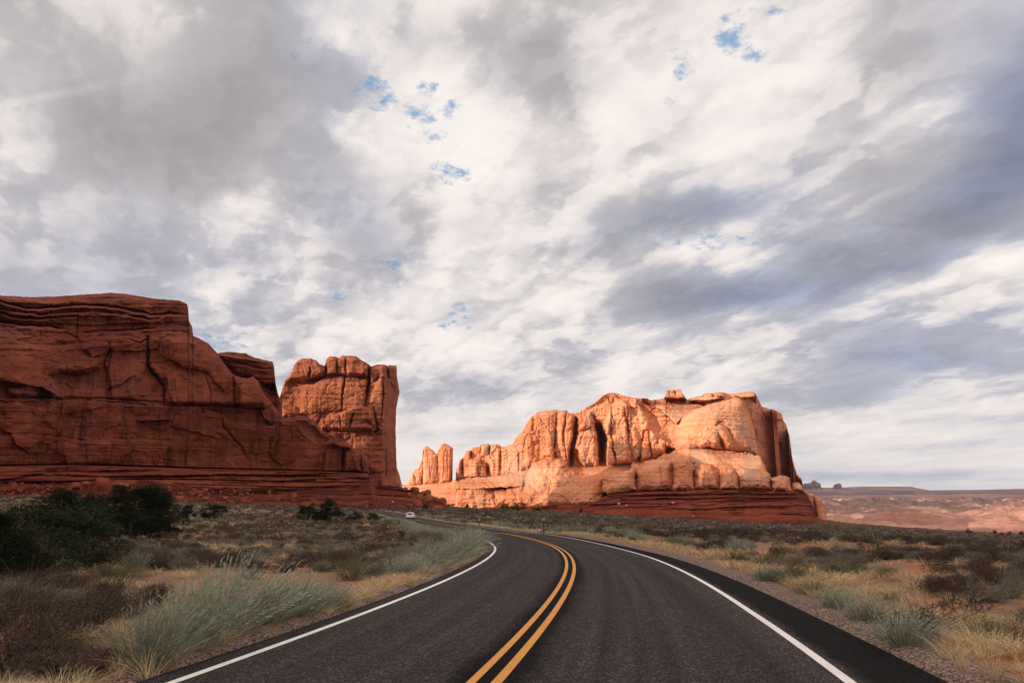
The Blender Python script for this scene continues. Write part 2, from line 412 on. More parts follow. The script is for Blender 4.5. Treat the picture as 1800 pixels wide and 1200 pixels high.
M_BASE = mat_rock('red_ledge_rock', (0.17, 0.036, 0.018), (0.25, 0.064, 0.032), (0.055, 0.013, 0.010), streak=0.1, strata=1.0, tonek=0.3)
M_BASEF = mat_rock('far_ledge_rock', (0.19, 0.036, 0.017), (0.25, 0.06, 0.028), (0.07, 0.014, 0.009), streak=0.1, strata=0.9, tonek=0.3, S=0.8)
M_BROWN = mat_rock('brushy_slope_soil', (0.105, 0.055, 0.036), (0.15, 0.085, 0.05), (0.05, 0.03, 0.022), streak=0, strata=0.3, tonek=0.3)
M_BOULD = mat_rock('boulder_rock', (0.26, 0.065, 0.033), (0.36, 0.11, 0.06), (0.13, 0.035, 0.02), streak=0.1, strata=0.2, tonek=0.3, S=3)
M_SLICK = mat_rock('slickrock', (0.38, 0.175, 0.12), (0.60, 0.32, 0.225), (0.14, 0.08, 0.065), S=0.3, streak=0.0, strata=0.35, tonek=0.3, bump=1.2)
M_FAR = mat_rock('shaded_plateau_rock', (0.15, 0.085, 0.075), (0.30, 0.165, 0.125), (0.07, 0.05, 0.052), S=0.06, streak=0.0, strata=1.0, tonek=0.3, bump=1.0)  # darkened colours stand in for cloud shadow on the plateau
M_FARB = mat_rock('far_butte_rock', (0.11, 0.055, 0.05), (0.14, 0.07, 0.06), (0.07, 0.04, 0.04), S=0.1, streak=0.2, strata=0.4, tonek=0.2)
M_PALE = mat_plain('pale_stone', (0.48, 0.33, 0.25), 0.9, var=0.2, scale=2)


# ------------------------------------------------------------------ terrain height
CP = [(0,870,290),(200,878,330),(400,888,390),(600,893,470),(740,893,540),(655,896,325),(690,903,232),(722,912,166),(842,925,99),(955,937,62),
      (860,896,820),(1040,902,820),(1200,913,780),(1450,926,760),(1040,912,400),(1200,921,400),(1400,931,400),(1600,936,420),(1800,946,420),
      (1300,940,120),(1500,952,95),(1800,985,60),(0,905,110),(300,900,180),(-300,905,80)]
ctl = [tuple(at(a, b, c)) for a, b, c in CP]
for y in (-30, 0, 18, 35, 50, 75):
    for x in (-25, -8, 8, 22):
        ctl.append((x, y, -0.0169 * y))
ctl += [(-300, -100, 6), (-300, -400, 8), (300, -100, -8), (300, -400, -6), (0, -300, 3), (500, 200, -22), (900, 500, -48), (1300, 900, -70), (900, 1300, -75), (-400, 700, 12), (0, 1300, -20), (-500, 1300, 0)]
ctl = np.array(ctl)
def tps(r2): return 0.5 * r2 * np.log(r2 + 1e-9)
_s = 1 / 300.0
_c = ctl[:, :2] * _s; n_ = len(_c)
A_ = np.zeros((n_ + 3, n_ + 3)); A_[:n_, :n_] = tps(((_c[:, None] - _c[None]) ** 2).sum(-1)) + np.eye(n_) * 2e-5
A_[:n_, n_] = 1; A_[:n_, n_ + 1:] = _c; A_[n_:, :n_] = A_[:n_, n_:].T
w_ = np.linalg.solve(A_, np.r_[ctl[:, 2], 0, 0, 0])
def zg(x, y):
    sh = np.shape(x); q = np.stack([np.ravel(x), np.ravel(y)], -1) * _s
    out = np.zeros(len(q))
    for i in range(0, len(q), 20000):
        p = q[i:i + 20000]
        out[i:i + 20000] = tps(((p[:, None] - _c[None]) ** 2).sum(-1)) @ w_[:n_] + w_[n_] + p @ w_[n_ + 1:]
    return out.reshape(sh)
def unproj(pts):
    P = np.array(pts, float); d = pix_dir(P[:, 0], P[:, 1]); d = d / d[:, 1:2]
    out = []
    Ds = np.exp(np.linspace(math.log(3), math.log(1000), 900))
    for k in range(len(P)):
        q = d[k][None] * Ds[:, None]; dz = q[:, 2] + CAMH - zg(q[:, 0], q[:, 1])
        i = np.argmax(dz < 0)
        if dz[i] >= 0: i = len(Ds) - 1
        a = dz[i - 1] / (dz[i - 1] - dz[i]) if i > 0 else 0
        D = Ds[i - 1] + a * (Ds[i] - Ds[i - 1]); out.append(d[k] * D + np.array([0, 0, CAMH]))
    return np.array(out)

# road centre line from the painted lines
c_mid = unproj([(858,1200),(894,1157),(963,1079),(998.6,1023),(1005.6,995.6),(1001,979),(991,968),(971,957),(944,948),(917,943),(879,937),(847,932.5),
                (800,925),(755,917.5),(715,909.5),(690,903.3),(668,898.7),(650,896)])[:, :2]
d0 = c_mid[0] - c_mid[1]; d0 /= np.linalg.norm(d0)
c_mid = np.vstack([c_mid[0] + d0 * 40 + np.array([-6, 0]), c_mid[0] + d0 * 14 + np.array([-.6, 0]), c_mid])
c_mid = np.vstack([c_mid, c_mid[-1] + (c_mid[-1] - c_mid[-3]) * 2.0])
def resample(P, n):
    s = np.r_[0, np.cumsum(np.linalg.norm(np.diff(P, axis=0), axis=1))]
    q = np.linspace(0, s[-1], n); return np.stack([np.interp(q, s, P[:, k]) for k in range(P.shape[1])], -1)
cl_ = resample(c_mid, 1600)
for _ in range(1):       # smooth the traced line
    k = np.hanning(61); k /= k.sum()
    pad = np.vstack([2 * cl_[0] - cl_[30:0:-1], cl_, 2 * cl_[-1] - cl_[-2:-32:-1]])
    cl_ = np.stack([np.convolve(pad[:, i], k, 'valid') for i in (0, 1)], -1)
ROAD = cl_
tan_ = np.gradient(ROAD, axis=0); tan_ /= np.linalg.norm(tan_, axis=1)[:, None]
NRM = np.stack([tan_[:, 1], -tan_[:, 0]], -1)        # to the right of travel
_sl = np.r_[0, np.cumsum(np.linalg.norm(np.diff(ROAD, axis=0), axis=1))]
_i0 = int(np.argmin(np.abs(ROAD[:, 1] - 7.6) + (np.arange(len(ROAD)) > 500) * 100)); _sl = _sl - _sl[_i0]
WR = np.interp(_sl, [0, 3, 8, 16, 26, 34, 50, 300], [3.98, 3.90, 3.78, 3.66, 3.5, 3.3, 3.2, 3.2]) - 3.55     # the outer lane narrows into the bend
_Rs = ROAD[::4]; _Ns = NRM[::4]; _Ws = WR[::4]
def road_off(x, y):
    """signed distance to the centre line, right positive"""
    sh = np.shape(x); q = np.stack([np.ravel(x), np.ravel(y)], -1); out = np.zeros(len(q))
    for i in range(0, len(q), 8000):
        p = q[i:i + 8000]; d = p[:, None] - _Rs[None]; j = (d ** 2).sum(-1).argmin(1)
        dd = d[np.arange(len(p)), j]; s = (dd * _Ns[j]).sum(-1); L = np.hypot(dd[:, 0], dd[:, 1])
        out[i:i + 8000] = np.where(s < 0, -L, L - _Ws[j])
    return out.reshape(sh)
HWL, HWR = 3.35, 3.55          # centre to the white lines
PAVL, PAVR = HWL + 0.42, HWR + 1.0

def zground(x, y, r=None):
    if r is None: r = road_off(x, y)
    z = zg(x, y)
    out = np.maximum(-r - PAVL, r - PAVR)
    rough = sstep(out, 0.3, 6)
    z = z + rough * (fbm(x / 9, y / 9, 3, 3) * 0.28 + fbm(x / 1.7, y / 1.7, 3, 8) * 0.07)
    z = z - 0.15 * sstep(-out, -0.45, 0.02) - 0.06 * sstep(out, 0.0, 1.2) * (1 - sstep(out, 3, 8))
    return z
# polar ground sheet
ang = np.radians(np.r_[np.linspace(-180, -48, 60, endpoint=False), np.linspace(-48, 48, 560, endpoint=False), np.linspace(48, 180, 61)])
rad = np.r_[0.3, 2.0, 4.0, np.exp(np.linspace(math.log(5.5), math.log(1500), 560)), 2500, 6000, 15000]
A, R = np.meshgrid(ang, rad)
GX, GY = R * np.sin(A), R * np.cos(A)
ro = road_off(GX, GY)
GZ = zground(np.clip(GX, -1500, 1500), np.clip(GY, -1500, 1500), ro)
GZ = np.where(R > 1400, np.minimum(GZ, -75) - (R > 2000) * 60, GZ)
V = np.stack([GX, GY, GZ], -1)
V[:, -1] = V[:, 0]
ground_cls = np.maximum(-ro - PAVL, ro - PAVR)

def mat_ground():
    m, q, b = mat_new('desert_soil')
    P = q.n('ShaderNodeNewGeometry').outputs['Position']
    off = q.n('ShaderNodeAttribute', attribute_name='off').outputs['Fac']
    side = q.n('ShaderNodeAttribute', attribute_name='side').outputs['Fac']
    dist = q.vm('LENGTH', P)
    a = q.noise(P, 0.16, 6, 0.6); bb = q.noise(P, 0.7, 5, 0.65); c_ = q.noise(P, 9.0, 5, 0.75); d_ = q.noise(P, 45.0, 3, 0.8)
    soil = q.mix(q.smooth(a.outputs[0], 0.42, 0.6), (0.44, 0.16, 0.075), (0.34, 0.165, 0.09))
    soil = q.mix(q.smooth(bb.outputs[0], 0.42, 0.56), soil, (0.26, 0.18, 0.11))
    soil = q.mix(q.m('MULTIPLY', q.smooth(bb.outputs[0], 0.56, 0.42), 0.0), soil, (0.1, 0.07, 0.05))
    # farther off, the low scrub that covers the ground
    far = q.smooth(dist, 90, 330)
    sp_ = q.noise(q.mapscale(P, (1, 1, 1)), 0.35, 6, 0.75)
    scrub = q.mix(q.smooth(sp_.outputs[0], 0.44, 0.58), (0.085, 0.070, 0.048), (0.20, 0.145, 0.09))
    band = q.noise(q.mapscale(P, (0.006, 0.03, 1)), 1.0, 4, 0.6)
    scrub = q.mix(q.m('MULTIPLY', q.smooth(band.outputs[0], 0.5, 0.62), 0.7), scrub, (0.27, 0.20, 0.12))
    soil = q.mix(q.m('MULTIPLY', far, 0.85), soil, scrub)
    # gravel verge
    vg = q.n('ShaderNodeTexVoronoi'); q.link(P, vg.inputs['Vector']); vg.inputs['Scale'].default_value = 26.0
    gs = q.n('ShaderNodeSeparateColor'); q.link(vg.outputs['Color'], gs.inputs[0])
    gcol = q.mix(gs.outputs[0], (0.24, 0.15, 0.11), (0.52, 0.37, 0.28))
    gcol = q.mix(q.smooth(vg.outputs['Distance'], 0.35, 0.75), gcol, (0.10, 0.065, 0.05))
    wob = q.m('MULTIPLY_ADD', q.m('SUBTRACT', bb.outputs[0], 0.5), 1.6, off)
    gw = q.m('MULTIPLY_ADD', side, 0.55, 0.40)
    gm = q.smooth(q.m('DIVIDE', wob, gw), 1.25, 0.75)
    col = q.mix(gm, soil, gcol)
    f = q.m('ADD', q.m('MULTIPLY', c_.outputs[0], 0.6), q.m('MULTIPLY_ADD', d_.outputs[0], 0.5, 0.42))
    q.link(q.vm('SCALE', col, f), b.inputs['Base Color'])
    bp = q.n('ShaderNodeBump'); bp.inputs['Distance'].default_value = 0.05; bp.inputs['Strength'].default_value = 0.9
    q.link(q.m('ADD', c_.outputs[0], q.m('MULTIPLY', q.m('MULTIPLY', gm, q.m('SUBTRACT', 0.6, vg.outputs['Distance'])), 0.8)), bp.inputs['Height'])
    q.link(bp.outputs[0], b.inputs['Normal'])
    b.inputs['Specular IOR Level'].default_value = 0.1
    return m
M_SOIL = mat_ground()
tag(mesh_np('ground', V, grid_faces(*V.shape[:2]), M_SOIL, attrs={'off': ground_cls, 'side': (ro > 0).astype(float)}), kind='structure')

# ------------------------------------------------------------------ road
def strip(name, o0, o1, lift, mat, n_off=2, i0=0, i1=None, wear=None, crown=False):
    C_ = ROAD[i0:i1]; N_ = NRM[i0:i1]
    offs = np.linspace(o0, o1, n_off)
    P = C_[:, None] + N_[:, None] * (offs[None, :] + np.clip(offs, 0, None)[None] / 3.55 * WR[i0:i1][:, None])[..., None]
    z = np.repeat(zg(C_[:, 0], C_[:, 1])[:, None], n_off, 1) + lift
    z = z + 0 * P[..., 0] - 0.012 * np.abs(offs)[None] 
    Vv = np.concatenate([P, z[..., None]], -1)
    ss = np.r_[0, np.cumsum(np.linalg.norm(np.diff(C_, axis=0), axis=1))]
    return mesh_np(name, Vv, grid_faces(*Vv.shape[:2])[:, ::-1], mat, attrs={'lat': np.tile(offs, len(C_)), 'lon': np.repeat(ss, n_off)})
def mat_asphalt():
    m, q, b = mat_new('asphalt')
    P = q.n('ShaderNodeNewGeometry').outputs['Position']
    lat = q.n('ShaderNodeAttribute', attribute_name='lat').outputs['Fac']
    lon = q.n('ShaderNodeAttribute', attribute_name='lon').outputs['Fac']
    v = q.n('ShaderNodeTexVoronoi'); q.link(P, v.inputs['Vector']); v.inputs['Scale'].default_value = 55
    s = q.n('ShaderNodeSeparateColor'); q.link(v.outputs['Color'], s.inputs[0])
    v2 = q.n('ShaderNodeTexVoronoi'); q.link(P, v2.inputs['Vector']); v2.inputs['Scale'].default_value = 24
    s2 = q.n('ShaderNodeSeparateColor'); q.link(v2.outputs['Color'], s2.inputs[0])
    n1 = q.noise(P, 0.6, 6, 0.65); n2 = q.noise(P, 6, 5, 0.7)
    cb = q.n('ShaderNodeCombineXYZ'); q.link(lat, cb.inputs[0]); q.link(q.m('MULTIPLY', lon, 0.012), cb.inputs[1])
    lane = q.noise(cb.outputs[0], 2.6, 4, 0.6)
    base = q.mix(s.outputs[0], (0.022, 0.018, 0.017), (0.060, 0.050, 0.046))
    base = q.mix(q.smooth(s.outputs[1], 0.86, 0.95), base, (0.15, 0.125, 0.11))
    base = q.mix(q.m('MULTIPLY', q.smooth(s2.outputs[1], 0.88, 0.96), 0.6), base, (0.12, 0.098, 0.087))
    base = q.mix(q.m('MULTIPLY', q.smooth(v.outputs['Distance'], 0.4, 0.8), 0.75), base, (0.016, 0.013, 0.013))
    # polished wheel paths and the dark seal beside the yellow lines and at the edges
    la = q.m('ABSOLUTE', lat)
    seal = q.m('MAXIMUM', q.smooth(q.m('MULTIPLY_ADD', q.m('SUBTRACT', n1.outputs[0], .5), 0.35, la), 0.52, 0.20), q.smooth(q.m('MULTIPLY_ADD', q.m('SUBTRACT', n1.outputs[0], .5), 0.3, la), 3.6, 3.85))
    lane2 = q.noise(q.mapscale(cb.outputs[0], (3.2, 1.6, 1)), 2.6, 5, 0.65)
    fac = q.m('ADD', q.m('MULTIPLY_ADD', lane.outputs[0], 2.0, -0.38), q.m('MULTIPLY_ADD', n1.outputs[0], 0.35, q.m('MULTIPLY', lane2.outputs[0], 0.9)))
    wp = q.smooth(q.m('ABSOLUTE', q.m('SUBTRACT', q.m('ABSOLUTE', q.m('SUBTRACT', la, 1.72)), 0.85)), 0.05, 0.42, 1.0, 0.0)
    fac = q.m('MULTIPLY', fac, q.m('MULTIPLY_ADD', wp, -0.14, 1.05))
    fac = q.m('MULTIPLY', fac, q.m('MULTIPLY_ADD', seal, -0.82, 1.0))
    fac = q.m('MULTIPLY', fac, q.m('MULTIPLY_ADD', n2.outputs[0], 0.5, 0.72))
    q.link(q.vm('SCALE', base, fac), b.inputs['Base Color'])
    bp = q.n('ShaderNodeBump'); bp.inputs['Distance'].default_value = 0.012; bp.inputs['Strength'].default_value = 0.8
    q.link(q.m('ADD', q.m('SUBTRACT', 0.7, v.outputs['Distance']), n2.outputs[0]), bp.inputs['Height']); q.link(bp.outputs[0], b.inputs['Normal'])
    b.inputs['Roughness'].default_value = 0.95; b.inputs['Specular IOR Level'].default_value = 0.08
    return m
def mat_paint(name, col, dirt):
    m, q, b = mat_new(name)
    P = q.n('ShaderNodeNewGeometry').outputs['Position']
    n1 = q.noise(P, 40, 5, 0.75); n2 = q.noise(P, 1.4, 4, 0.6); n3 = q.noise(P, 9, 4, 0.7)
    worn = q.smooth(q.m('MULTIPLY_ADD', n2.outputs[0], 0.25, n1.outputs[0]), 0.68, 0.76)
    c = q.mix(q.m('MULTIPLY', worn, dirt), col, (0.07, 0.055, 0.045))
    c = q.mix(q.m('MULTIPLY', q.smooth(n3.outputs[0], 0.5, 0.7), 0.35), c, tuple(0.55 * x for x in col))
    q.link(q.vm('SCALE', c, q.m('MULTIPLY_ADD', n2.outputs[0], 0.5, 0.75)), b.inputs['Base Color'])
    bp = q.n('ShaderNodeBump'); bp.inputs['Distance'].default_value = 0.006
    q.link(n1.outputs[0], bp.inputs['Height']); q.link(bp.outputs[0], b.inputs['Normal'])
    b.inputs['Roughness'].default_value = 0.7
    return m
M_ASPH = mat_asphalt()
M_WHITE = mat_paint('white_line_paint', (0.92, 0.86, 0.78), 0.45)
M_YEL = mat_paint('yellow_line_paint', (0.76, 0.335, 0.06), 0.85)
tag(strip('road', -PAVL, PAVR, 0.0, M_ASPH, 15), kind='structure')
for a, b_, mt, nm in ((-HWL - .06, -HWL + .06, M_WHITE, 'left_edge_line'), (HWR - .06, HWR + .06, M_WHITE, 'right_edge_line')):
    o = strip('road_marking', a, b_, 0.0085, mt); tag(o, kind='structure')
for a, b_ in ((-0.18, -0.075), (0.075, 0.18)):
    o = strip('road_marking', a, b_, 0.007, M_YEL); tag(o, kind='structure')


# ------------------------------------------------------------------ rock relief builder
def TR(sc, ox, oy): return lambda *p: [(a / sc + ox, b / sc + oy) for a, b in p]
T1, T2, T3, T4 = TR(2.8575, 0, 480), TR(3.529, 350, 580), TR(4.285, 700, 660), TR(3.913, 1020, 660)
def poly_dist(U, Vv, poly, closed=True):
    P = np.array(poly); Q = np.roll(P, -1, 0) if closed else P[1:]; P = P if closed else P[:-1]
    d = np.full(U.shape, 1e9); ins = np.zeros(U.shape, bool); tpar = np.zeros(U.shape)
    for i, ((ax, ay), (bx, by)) in enumerate(zip(P, Q)):
        L = (bx - ax) ** 2 + (by - ay) ** 2 + 1e-9
        k = np.clip(((U - ax) * (bx - ax) + (Vv - ay) * (by - ay)) / L, 0, 1)
        dd = np.hypot(U - ax - k * (bx - ax), Vv - ay - k * (by - ay))
        tpar = np.where(dd < d, i + k, tpar); d = np.minimum(d, dd)
        if closed:
            c = ((ay > Vv) != (by > Vv)) & (U < (bx - ax) * (Vv - ay) / (by - ay + 1e-12) + ax)
            ins ^= c
    return d, ins, tpar / len(P)
class Relief:
    def __init__(s, u, top, bot, n, edgeL=None, edgeR=None, seed=1, jag=0.6):
        u = np.asarray(u, float)
        tu = np.interp(u, [p[0] for p in top], [p[1] for p in top]); bu = np.interp(u, [p[0] for p in bot], [p[1] for p in bot])
        tu = tu + jag * (fbm(u / 7, u * 0, 4, seed) * 1.2 + fbm(u / 2.2, u * 0 + 3, 2, seed + 1) * 0.5)
        tt = np.linspace(0, 1, n)[:, None]
        s.V = bu[None] + (tu - bu)[None] * tt; s.U = np.repeat(u[None], n, 0)
        s.dtop = s.V - tu[None]
        s.dl = s.U - u[0]; s.dr = u[-1] - s.U
        s.Uq, s.Vq = s.U.copy(), s.V.copy()
        if edgeR is not None:
            e = np.interp(s.V, [p[1] for p in edgeR], [p[0] for p in edgeR]) + jag * fbm(s.V / 5, s.V * 0, 4, seed + 5)
            w = sstep(s.U, u[-1] - 26, u[-1]); s.U = s.U + w * (e - u[-1])
        if edgeL is not None:
            e = np.interp(s.V, [p[1] for p in edgeL], [p[0] for p in edgeL]) + jag * fbm(s.V / 5, s.V * 0, 4, seed + 6)
            w = sstep(s.U, u[0] + 26, u[0]); s.U = s.U + w * (e - u[0])
        s.seed = seed
        s.D = np.zeros(s.U.shape); s.tone = np.zeros(s.U.shape) + 0.5
    def warp(s, w, sc=9.0):
        return (s.U + w * fbm(s.U / sc, s.V / sc, 3, s.seed + 31), s.V + w * fbm(s.U / sc, s.V / sc, 3, s.seed + 41))
    def box(s, poly, pad):
        P = np.array(poly); x0, y0 = P.min(0) - pad; x1, y1 = P.max(0) + pad
        c = np.where((s.U.max(0) >= x0) & (s.U.min(0) <= x1))[0]
        r = np.where((s.V.max(1) >= y0) & (s.V.min(1) <= y1))[0]
        if len(c) == 0 or len(r) == 0: return None
        return slice(r[0], r[-1] + 1), slice(c[0], c[-1] + 1)
    def add(s, poly, dd, r=8, w=2.0, tone=0):
        b = s.box(poly, 8)
        if b is None: return
        U, Vv = s.U[b], s.V[b]; g = fbm(U / 8, Vv / 8, 3, s.seed + 31); h = fbm(U / 8, Vv / 8, 3, s.seed + 41)
        d, ins, _ = poly_dist(U + w * g, Vv + w * h, poly)
        x = np.clip(d / r, 0, 1); pf = np.sqrt(1 - (1 - x) ** 2) * ins
        s.D[b] -= dd * pf; s.tone[b] += tone * ins
    def put(s, poly, Df, R=4, r=8, w=2.0, force=False):
        b = s.box(poly, 8)
        if b is None: return
        U, Vv = s.U[b], s.V[b]; g = fbm(U / 8, Vv / 8, 3, s.seed + 31); h = fbm(U / 8, Vv / 8, 3, s.seed + 41)
        d, ins, _ = poly_dist(U + w * g, Vv + w * h, poly)
        x = np.clip(d / r, 0, 1); Dl = Df(U, Vv) + R * (1 - np.sqrt(1 - (1 - x) ** 2))
        s.D[b] = np.where(ins & ((Dl < s.D[b]) | force), Dl, s.D[b])
    def crack(s, pts, w, dep, jit=1.5):
        b = s.box(pts, w * 3 + 4)
        if b is None: return
        U, Vv = s.U[b], s.V[b]; g = fbm(U / 6, Vv / 6, 3, s.seed + 51); h = fbm(U / 6, Vv / 6, 3, s.seed + 61)
        d, _, tp = poly_dist(U + jit * g, Vv + jit * h, pts, False)
        prof = np.sin(np.clip(tp, 0.02, 0.98) * math.pi) ** 0.35
        s.D[b] += dep * prof * np.exp(-(d / w) ** 2)
    def ledge(s, pts, a, L, jit=1.5, sharp=1.2, recess=0.0):
        """rock below the line stands out by a and falls back over L px; above it an undercut recess"""
        xs = [p[0] for p in pts]; ys = [p[1] for p in pts]
        yl = np.interp(s.U, xs, ys) + jit * fbm(s.U / 14, s.U * 0, 4, s.seed + 71)
        m = sstep(s.U, xs[0] - 2, xs[0] + 14) * sstep(s.U, xs[-1] + 2, xs[-1] - 14) if xs[0] > s.U.min() + 5 else sstep(s.U, xs[-1] + 2, xs[-1] - 14)
        d = s.V - yl
        s.D -= m * a * sstep(d, -sharp, sharp) * np.exp(-np.maximum(d, 0) / L)
        s.tone += m * .55 * sstep(d, -1.2, 0.3) * np.exp(-np.maximum(d, 0) / 3.0) * min(1, abs(a) / 3)  # pale lip: light caught by the ledge edge, painted into the tone
        if recess: s.D += m * recess * np.exp(-((d + 2.6) / 2.0) ** 2)
    def xz(s, D0):
        return (s.U - 900) * D0 / FP, (HOR - s.V) * D0 / FP
    def noise(s, D0, flute=0, strata=0, block=0, gen=0, fine=0, crackd=0, bw=9, bh=15, mask=1.0, ss=1.6):
        x, z = s.xz(D0); sd = s.seed
        d = 0
        if gen: d = d + gen * fbm(x / 26, z / 26, 4, sd + 1)
        if flute: d = d + flute * (fbm(x / 7, z / 55, 4, sd + 2) + 0.5 * np.abs(fbm(x / 4, z / 30, 3, sd + 22)))
        if strata:
            zz = z + 2.5 * fbm(x / 60, z / 30, 3, sd + 3)
            q = vn(zz / ss, x / 130, sd + 4) + 0.6 * vn(zz / (ss * .45), x / 60, sd + 44)
            d = d + strata * np.tanh(q * 3.2)
        if block or crackd:
            wx, wz = x + 2.2 * fbm(x / 9, z / 9, 3, sd + 5), z + 2.2 * fbm(x / 9, z / 9, 3, sd + 6)
            F1, F2, I, J = voro(wx / bw, wz / bh, sd + 7)
            d = d + block * (I - .5) + crackd * np.exp(-((F2 - F1) / 0.07) ** 2) + block * .4 * (J - .5) * (wx / bw - np.floor(wx / bw))
            s.tone = s.tone + (J - 0.5) * 0.6 * mask
            F1, F2, I2, J2 = voro(wx / bw * 2.7, wz / bh * 2.3, sd + 8)
            d = d + block * .35 * (I2 - .5) + crackd * .4 * np.exp(-((F2 - F1) / 0.09) ** 2)
        if fine: d = d + fine * (fbm(x / 3.1, z / 2.2, 5, sd + 9, 0.66))
        s.D = s.D + d * mask
    def rim(s, R, r, side=(1, 1), topR=None, topr=None):
        def pf(d, r): x = np.clip(np.abs(d) / r, 0, 1); return 1 - np.sqrt(1 - (1 - x) ** 2)
        s.D += (R if topR is None else topR) * pf(s.dtop, topr or r)
        if side[0]: s.D += R * pf(s.dl, r)
        if side[1]: s.D += R * pf(s.dr, r)
    def build(s, name, mat, thick, kr=9, drop=0.25, skew=(0, 0), zb=-6):
        P = at(s.U, s.V, s.D)
        top = P[-1]
        d = top - np.array([0, 0, CAMH]); d[:, 2] = 0; d /= np.linalg.norm(d, axis=1)[:, None]
        d = d + np.array([skew[0], skew[1], 0])
        rows = [P]
        for k in range(1, kr + 1):
            a = (k / kr) ** 1.5
            q = top + d * thick * a; q[:, 2] -= drop * thick * a ** 2 * 0.5
            q[:, 2] += fbm(q[:, 0] / 12, q[:, 1] / 12, 3, s.seed + 90) * 2.0 * min(1, k / 3) - 1.0 * min(1, k / 3)
            rows.append(q[None])
        back = rows[-1][0].copy()
        for k in range(1, 5):
            q = back.copy(); q[:, 2] = back[:, 2] + (P[0][:, 2] + zb - back[:, 2]) * k / 4; q += np.c_[d[:, :2], 0 * d[:, :1]] * thick * .05 * k
            rows.append(q[None])
        Vv = np.vstack(rows)
        # close the two ends against the back
        nb = len(back)
        def side(i):
            c = Vv[:, i].copy(); o = c.copy(); bk = Vv[-1, i]
            o[:, 0] = bk[0]; o[:, 1] = bk[1]
            return o[:, None]
        Vv = np.concatenate([side(0), Vv, side(-1)], 1)
        tn = np.pad(s.tone, ((0, Vv.shape[0] - s.tone.shape[0]), (1, 1)), mode='edge')
        return mesh_np(name, Vv, grid_faces(*Vv.shape[:2]), mat, attrs={'tone': tn})

# ---- left cliff wall (the near long wall)
A_top = [(-1900,-330),(-1200,-130),(-700,110),(-300,300),(-130,430),(-60,505),(0,519),(52,522),(98,521),(140,518),(196,514.5),(217,515.7),(273,525),(315,528),(329,534),(332,546),(331.5,562),(338,574.5),(339.5,590),(350,594.5),  # the unseen part left of the frame is raised to cast shade
         (367,604),(381,619),(392.5,636.7),(409.5,658),(419,662),(435,665),(445,661),(455,670.7),(463,690.5),(477.5,707.5),(496,730),(503,735),(520,733),(531,731),
         (542.6,733),(554,741.5),(565,755.6),(582,762.7),(591,768),(597,775),(612,778),(619,787),(630,788.5),(637,795),(646,803),(650,812)]
r = Relief(np.r_[np.arange(-1900, -4, 9), np.arange(-4, 650.5, 1.0)], A_top, [(-1900, 900), (-700, 846), (0, 832), (650, 850)], 330, edgeR=[(640, 780), (645, 790), (650, 800), (648, 830), (646, 850)], seed=11)
faceA = lambda u: 382.4 / (.581 + (900 - u) / FP)
r.D = faceA(r.U)
U, Vv = r.U, r.V
# the upper benches lean back; the lowest wall stands out
r.D += 0.10 * np.clip(713 - Vv, 0, 200) * sstep(U, -500, -100) * (1 - .4 * sstep(U, 330, 420))
r.D += 14 * sstep(Vv, 602, 560) * sstep(U, 420, 330)
r.add(T1((0,300),(100,340),(210,365),(320,362),(380,350),(500,345),(545,345),(550,365),(520,450),(500,480),(440,505),(300,500),(260,520),(290,590),(325,632),(200,640),(-600,640),(-600,280)), 9, 10)
r.add(T1((-600,540),(0,535),(130,560),(220,575),(280,610),(250,632),(-600,640)), -9, 8)
r.add(T1((30,575),(150,560),(210,590),(180,625),(40,610)), 5, 8)
r.add(T1((745,310),(870,318),(1000,325),(1090,395),(1200,480),(1330,520),(1330,660),(830,660),(825,560),(748,470)), 7, 7)
r.add(T1((850,330),(980,330),(1100,420),(1180,520),(1120,600),(1040,500),(900,470),(850,440)), 4, 12)
r.add(T1((560,320),(740,320),(745,470),(690,560),(700,640),(560,640),(530,520),(555,420)), 3, 10)
r.add(T1((680,740),(860,740),(800,800),(720,830),(690,790)), -2.5, 12)
r.add(T1((420,830),(640,830),(600,960),(440,960)), 1.6, 12)
r.add(T2((245,350),(300,300),(335,287),(370,320),(390,380),(380,485),(250,485)), 8, 8)          # round shouldered block
r.add(T2((0,480),(380,485),(400,540),(460,590),(330,610),(230,600),(150,540),(0,520)), -5, 12)
r.add(T2((600,560),(690,560),(760,640),(840,670),(800,700),(720,700),(640,640)), -4, 12)
r.add(T2((900,745),(960,730),(1005,740),(1000,880),(895,880)), 7, 7)
r.add(T2((1005,770),(1055,790),(1045,890),(1010,890)), 4, 5)
r.put(T2((830,700),(880,685),(955,715),(940,735),(850,720)), lambda u, v: faceA(u) - 9, 4, 5)
# strata ledges of the upper tiers
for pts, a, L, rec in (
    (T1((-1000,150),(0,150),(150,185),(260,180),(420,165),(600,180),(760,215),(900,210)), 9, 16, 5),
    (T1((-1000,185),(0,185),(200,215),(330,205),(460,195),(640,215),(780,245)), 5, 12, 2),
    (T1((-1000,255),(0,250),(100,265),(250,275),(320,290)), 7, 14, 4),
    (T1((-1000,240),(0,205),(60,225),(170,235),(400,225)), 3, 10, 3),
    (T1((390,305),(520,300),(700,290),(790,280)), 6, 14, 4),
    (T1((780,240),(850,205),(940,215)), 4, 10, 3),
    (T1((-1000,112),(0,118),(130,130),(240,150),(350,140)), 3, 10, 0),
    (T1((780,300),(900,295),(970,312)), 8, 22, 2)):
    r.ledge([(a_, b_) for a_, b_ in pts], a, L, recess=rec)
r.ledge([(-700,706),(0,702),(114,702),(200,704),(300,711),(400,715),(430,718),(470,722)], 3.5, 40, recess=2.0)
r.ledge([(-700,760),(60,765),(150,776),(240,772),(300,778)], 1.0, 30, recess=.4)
r.ledge(T2((0,480),(130,520),(240,600),(350,610),(460,590),(470,560),(560,560),(640,545),(720,590),(760,640),(840,680)), 3.5, 16, recess=0.5)
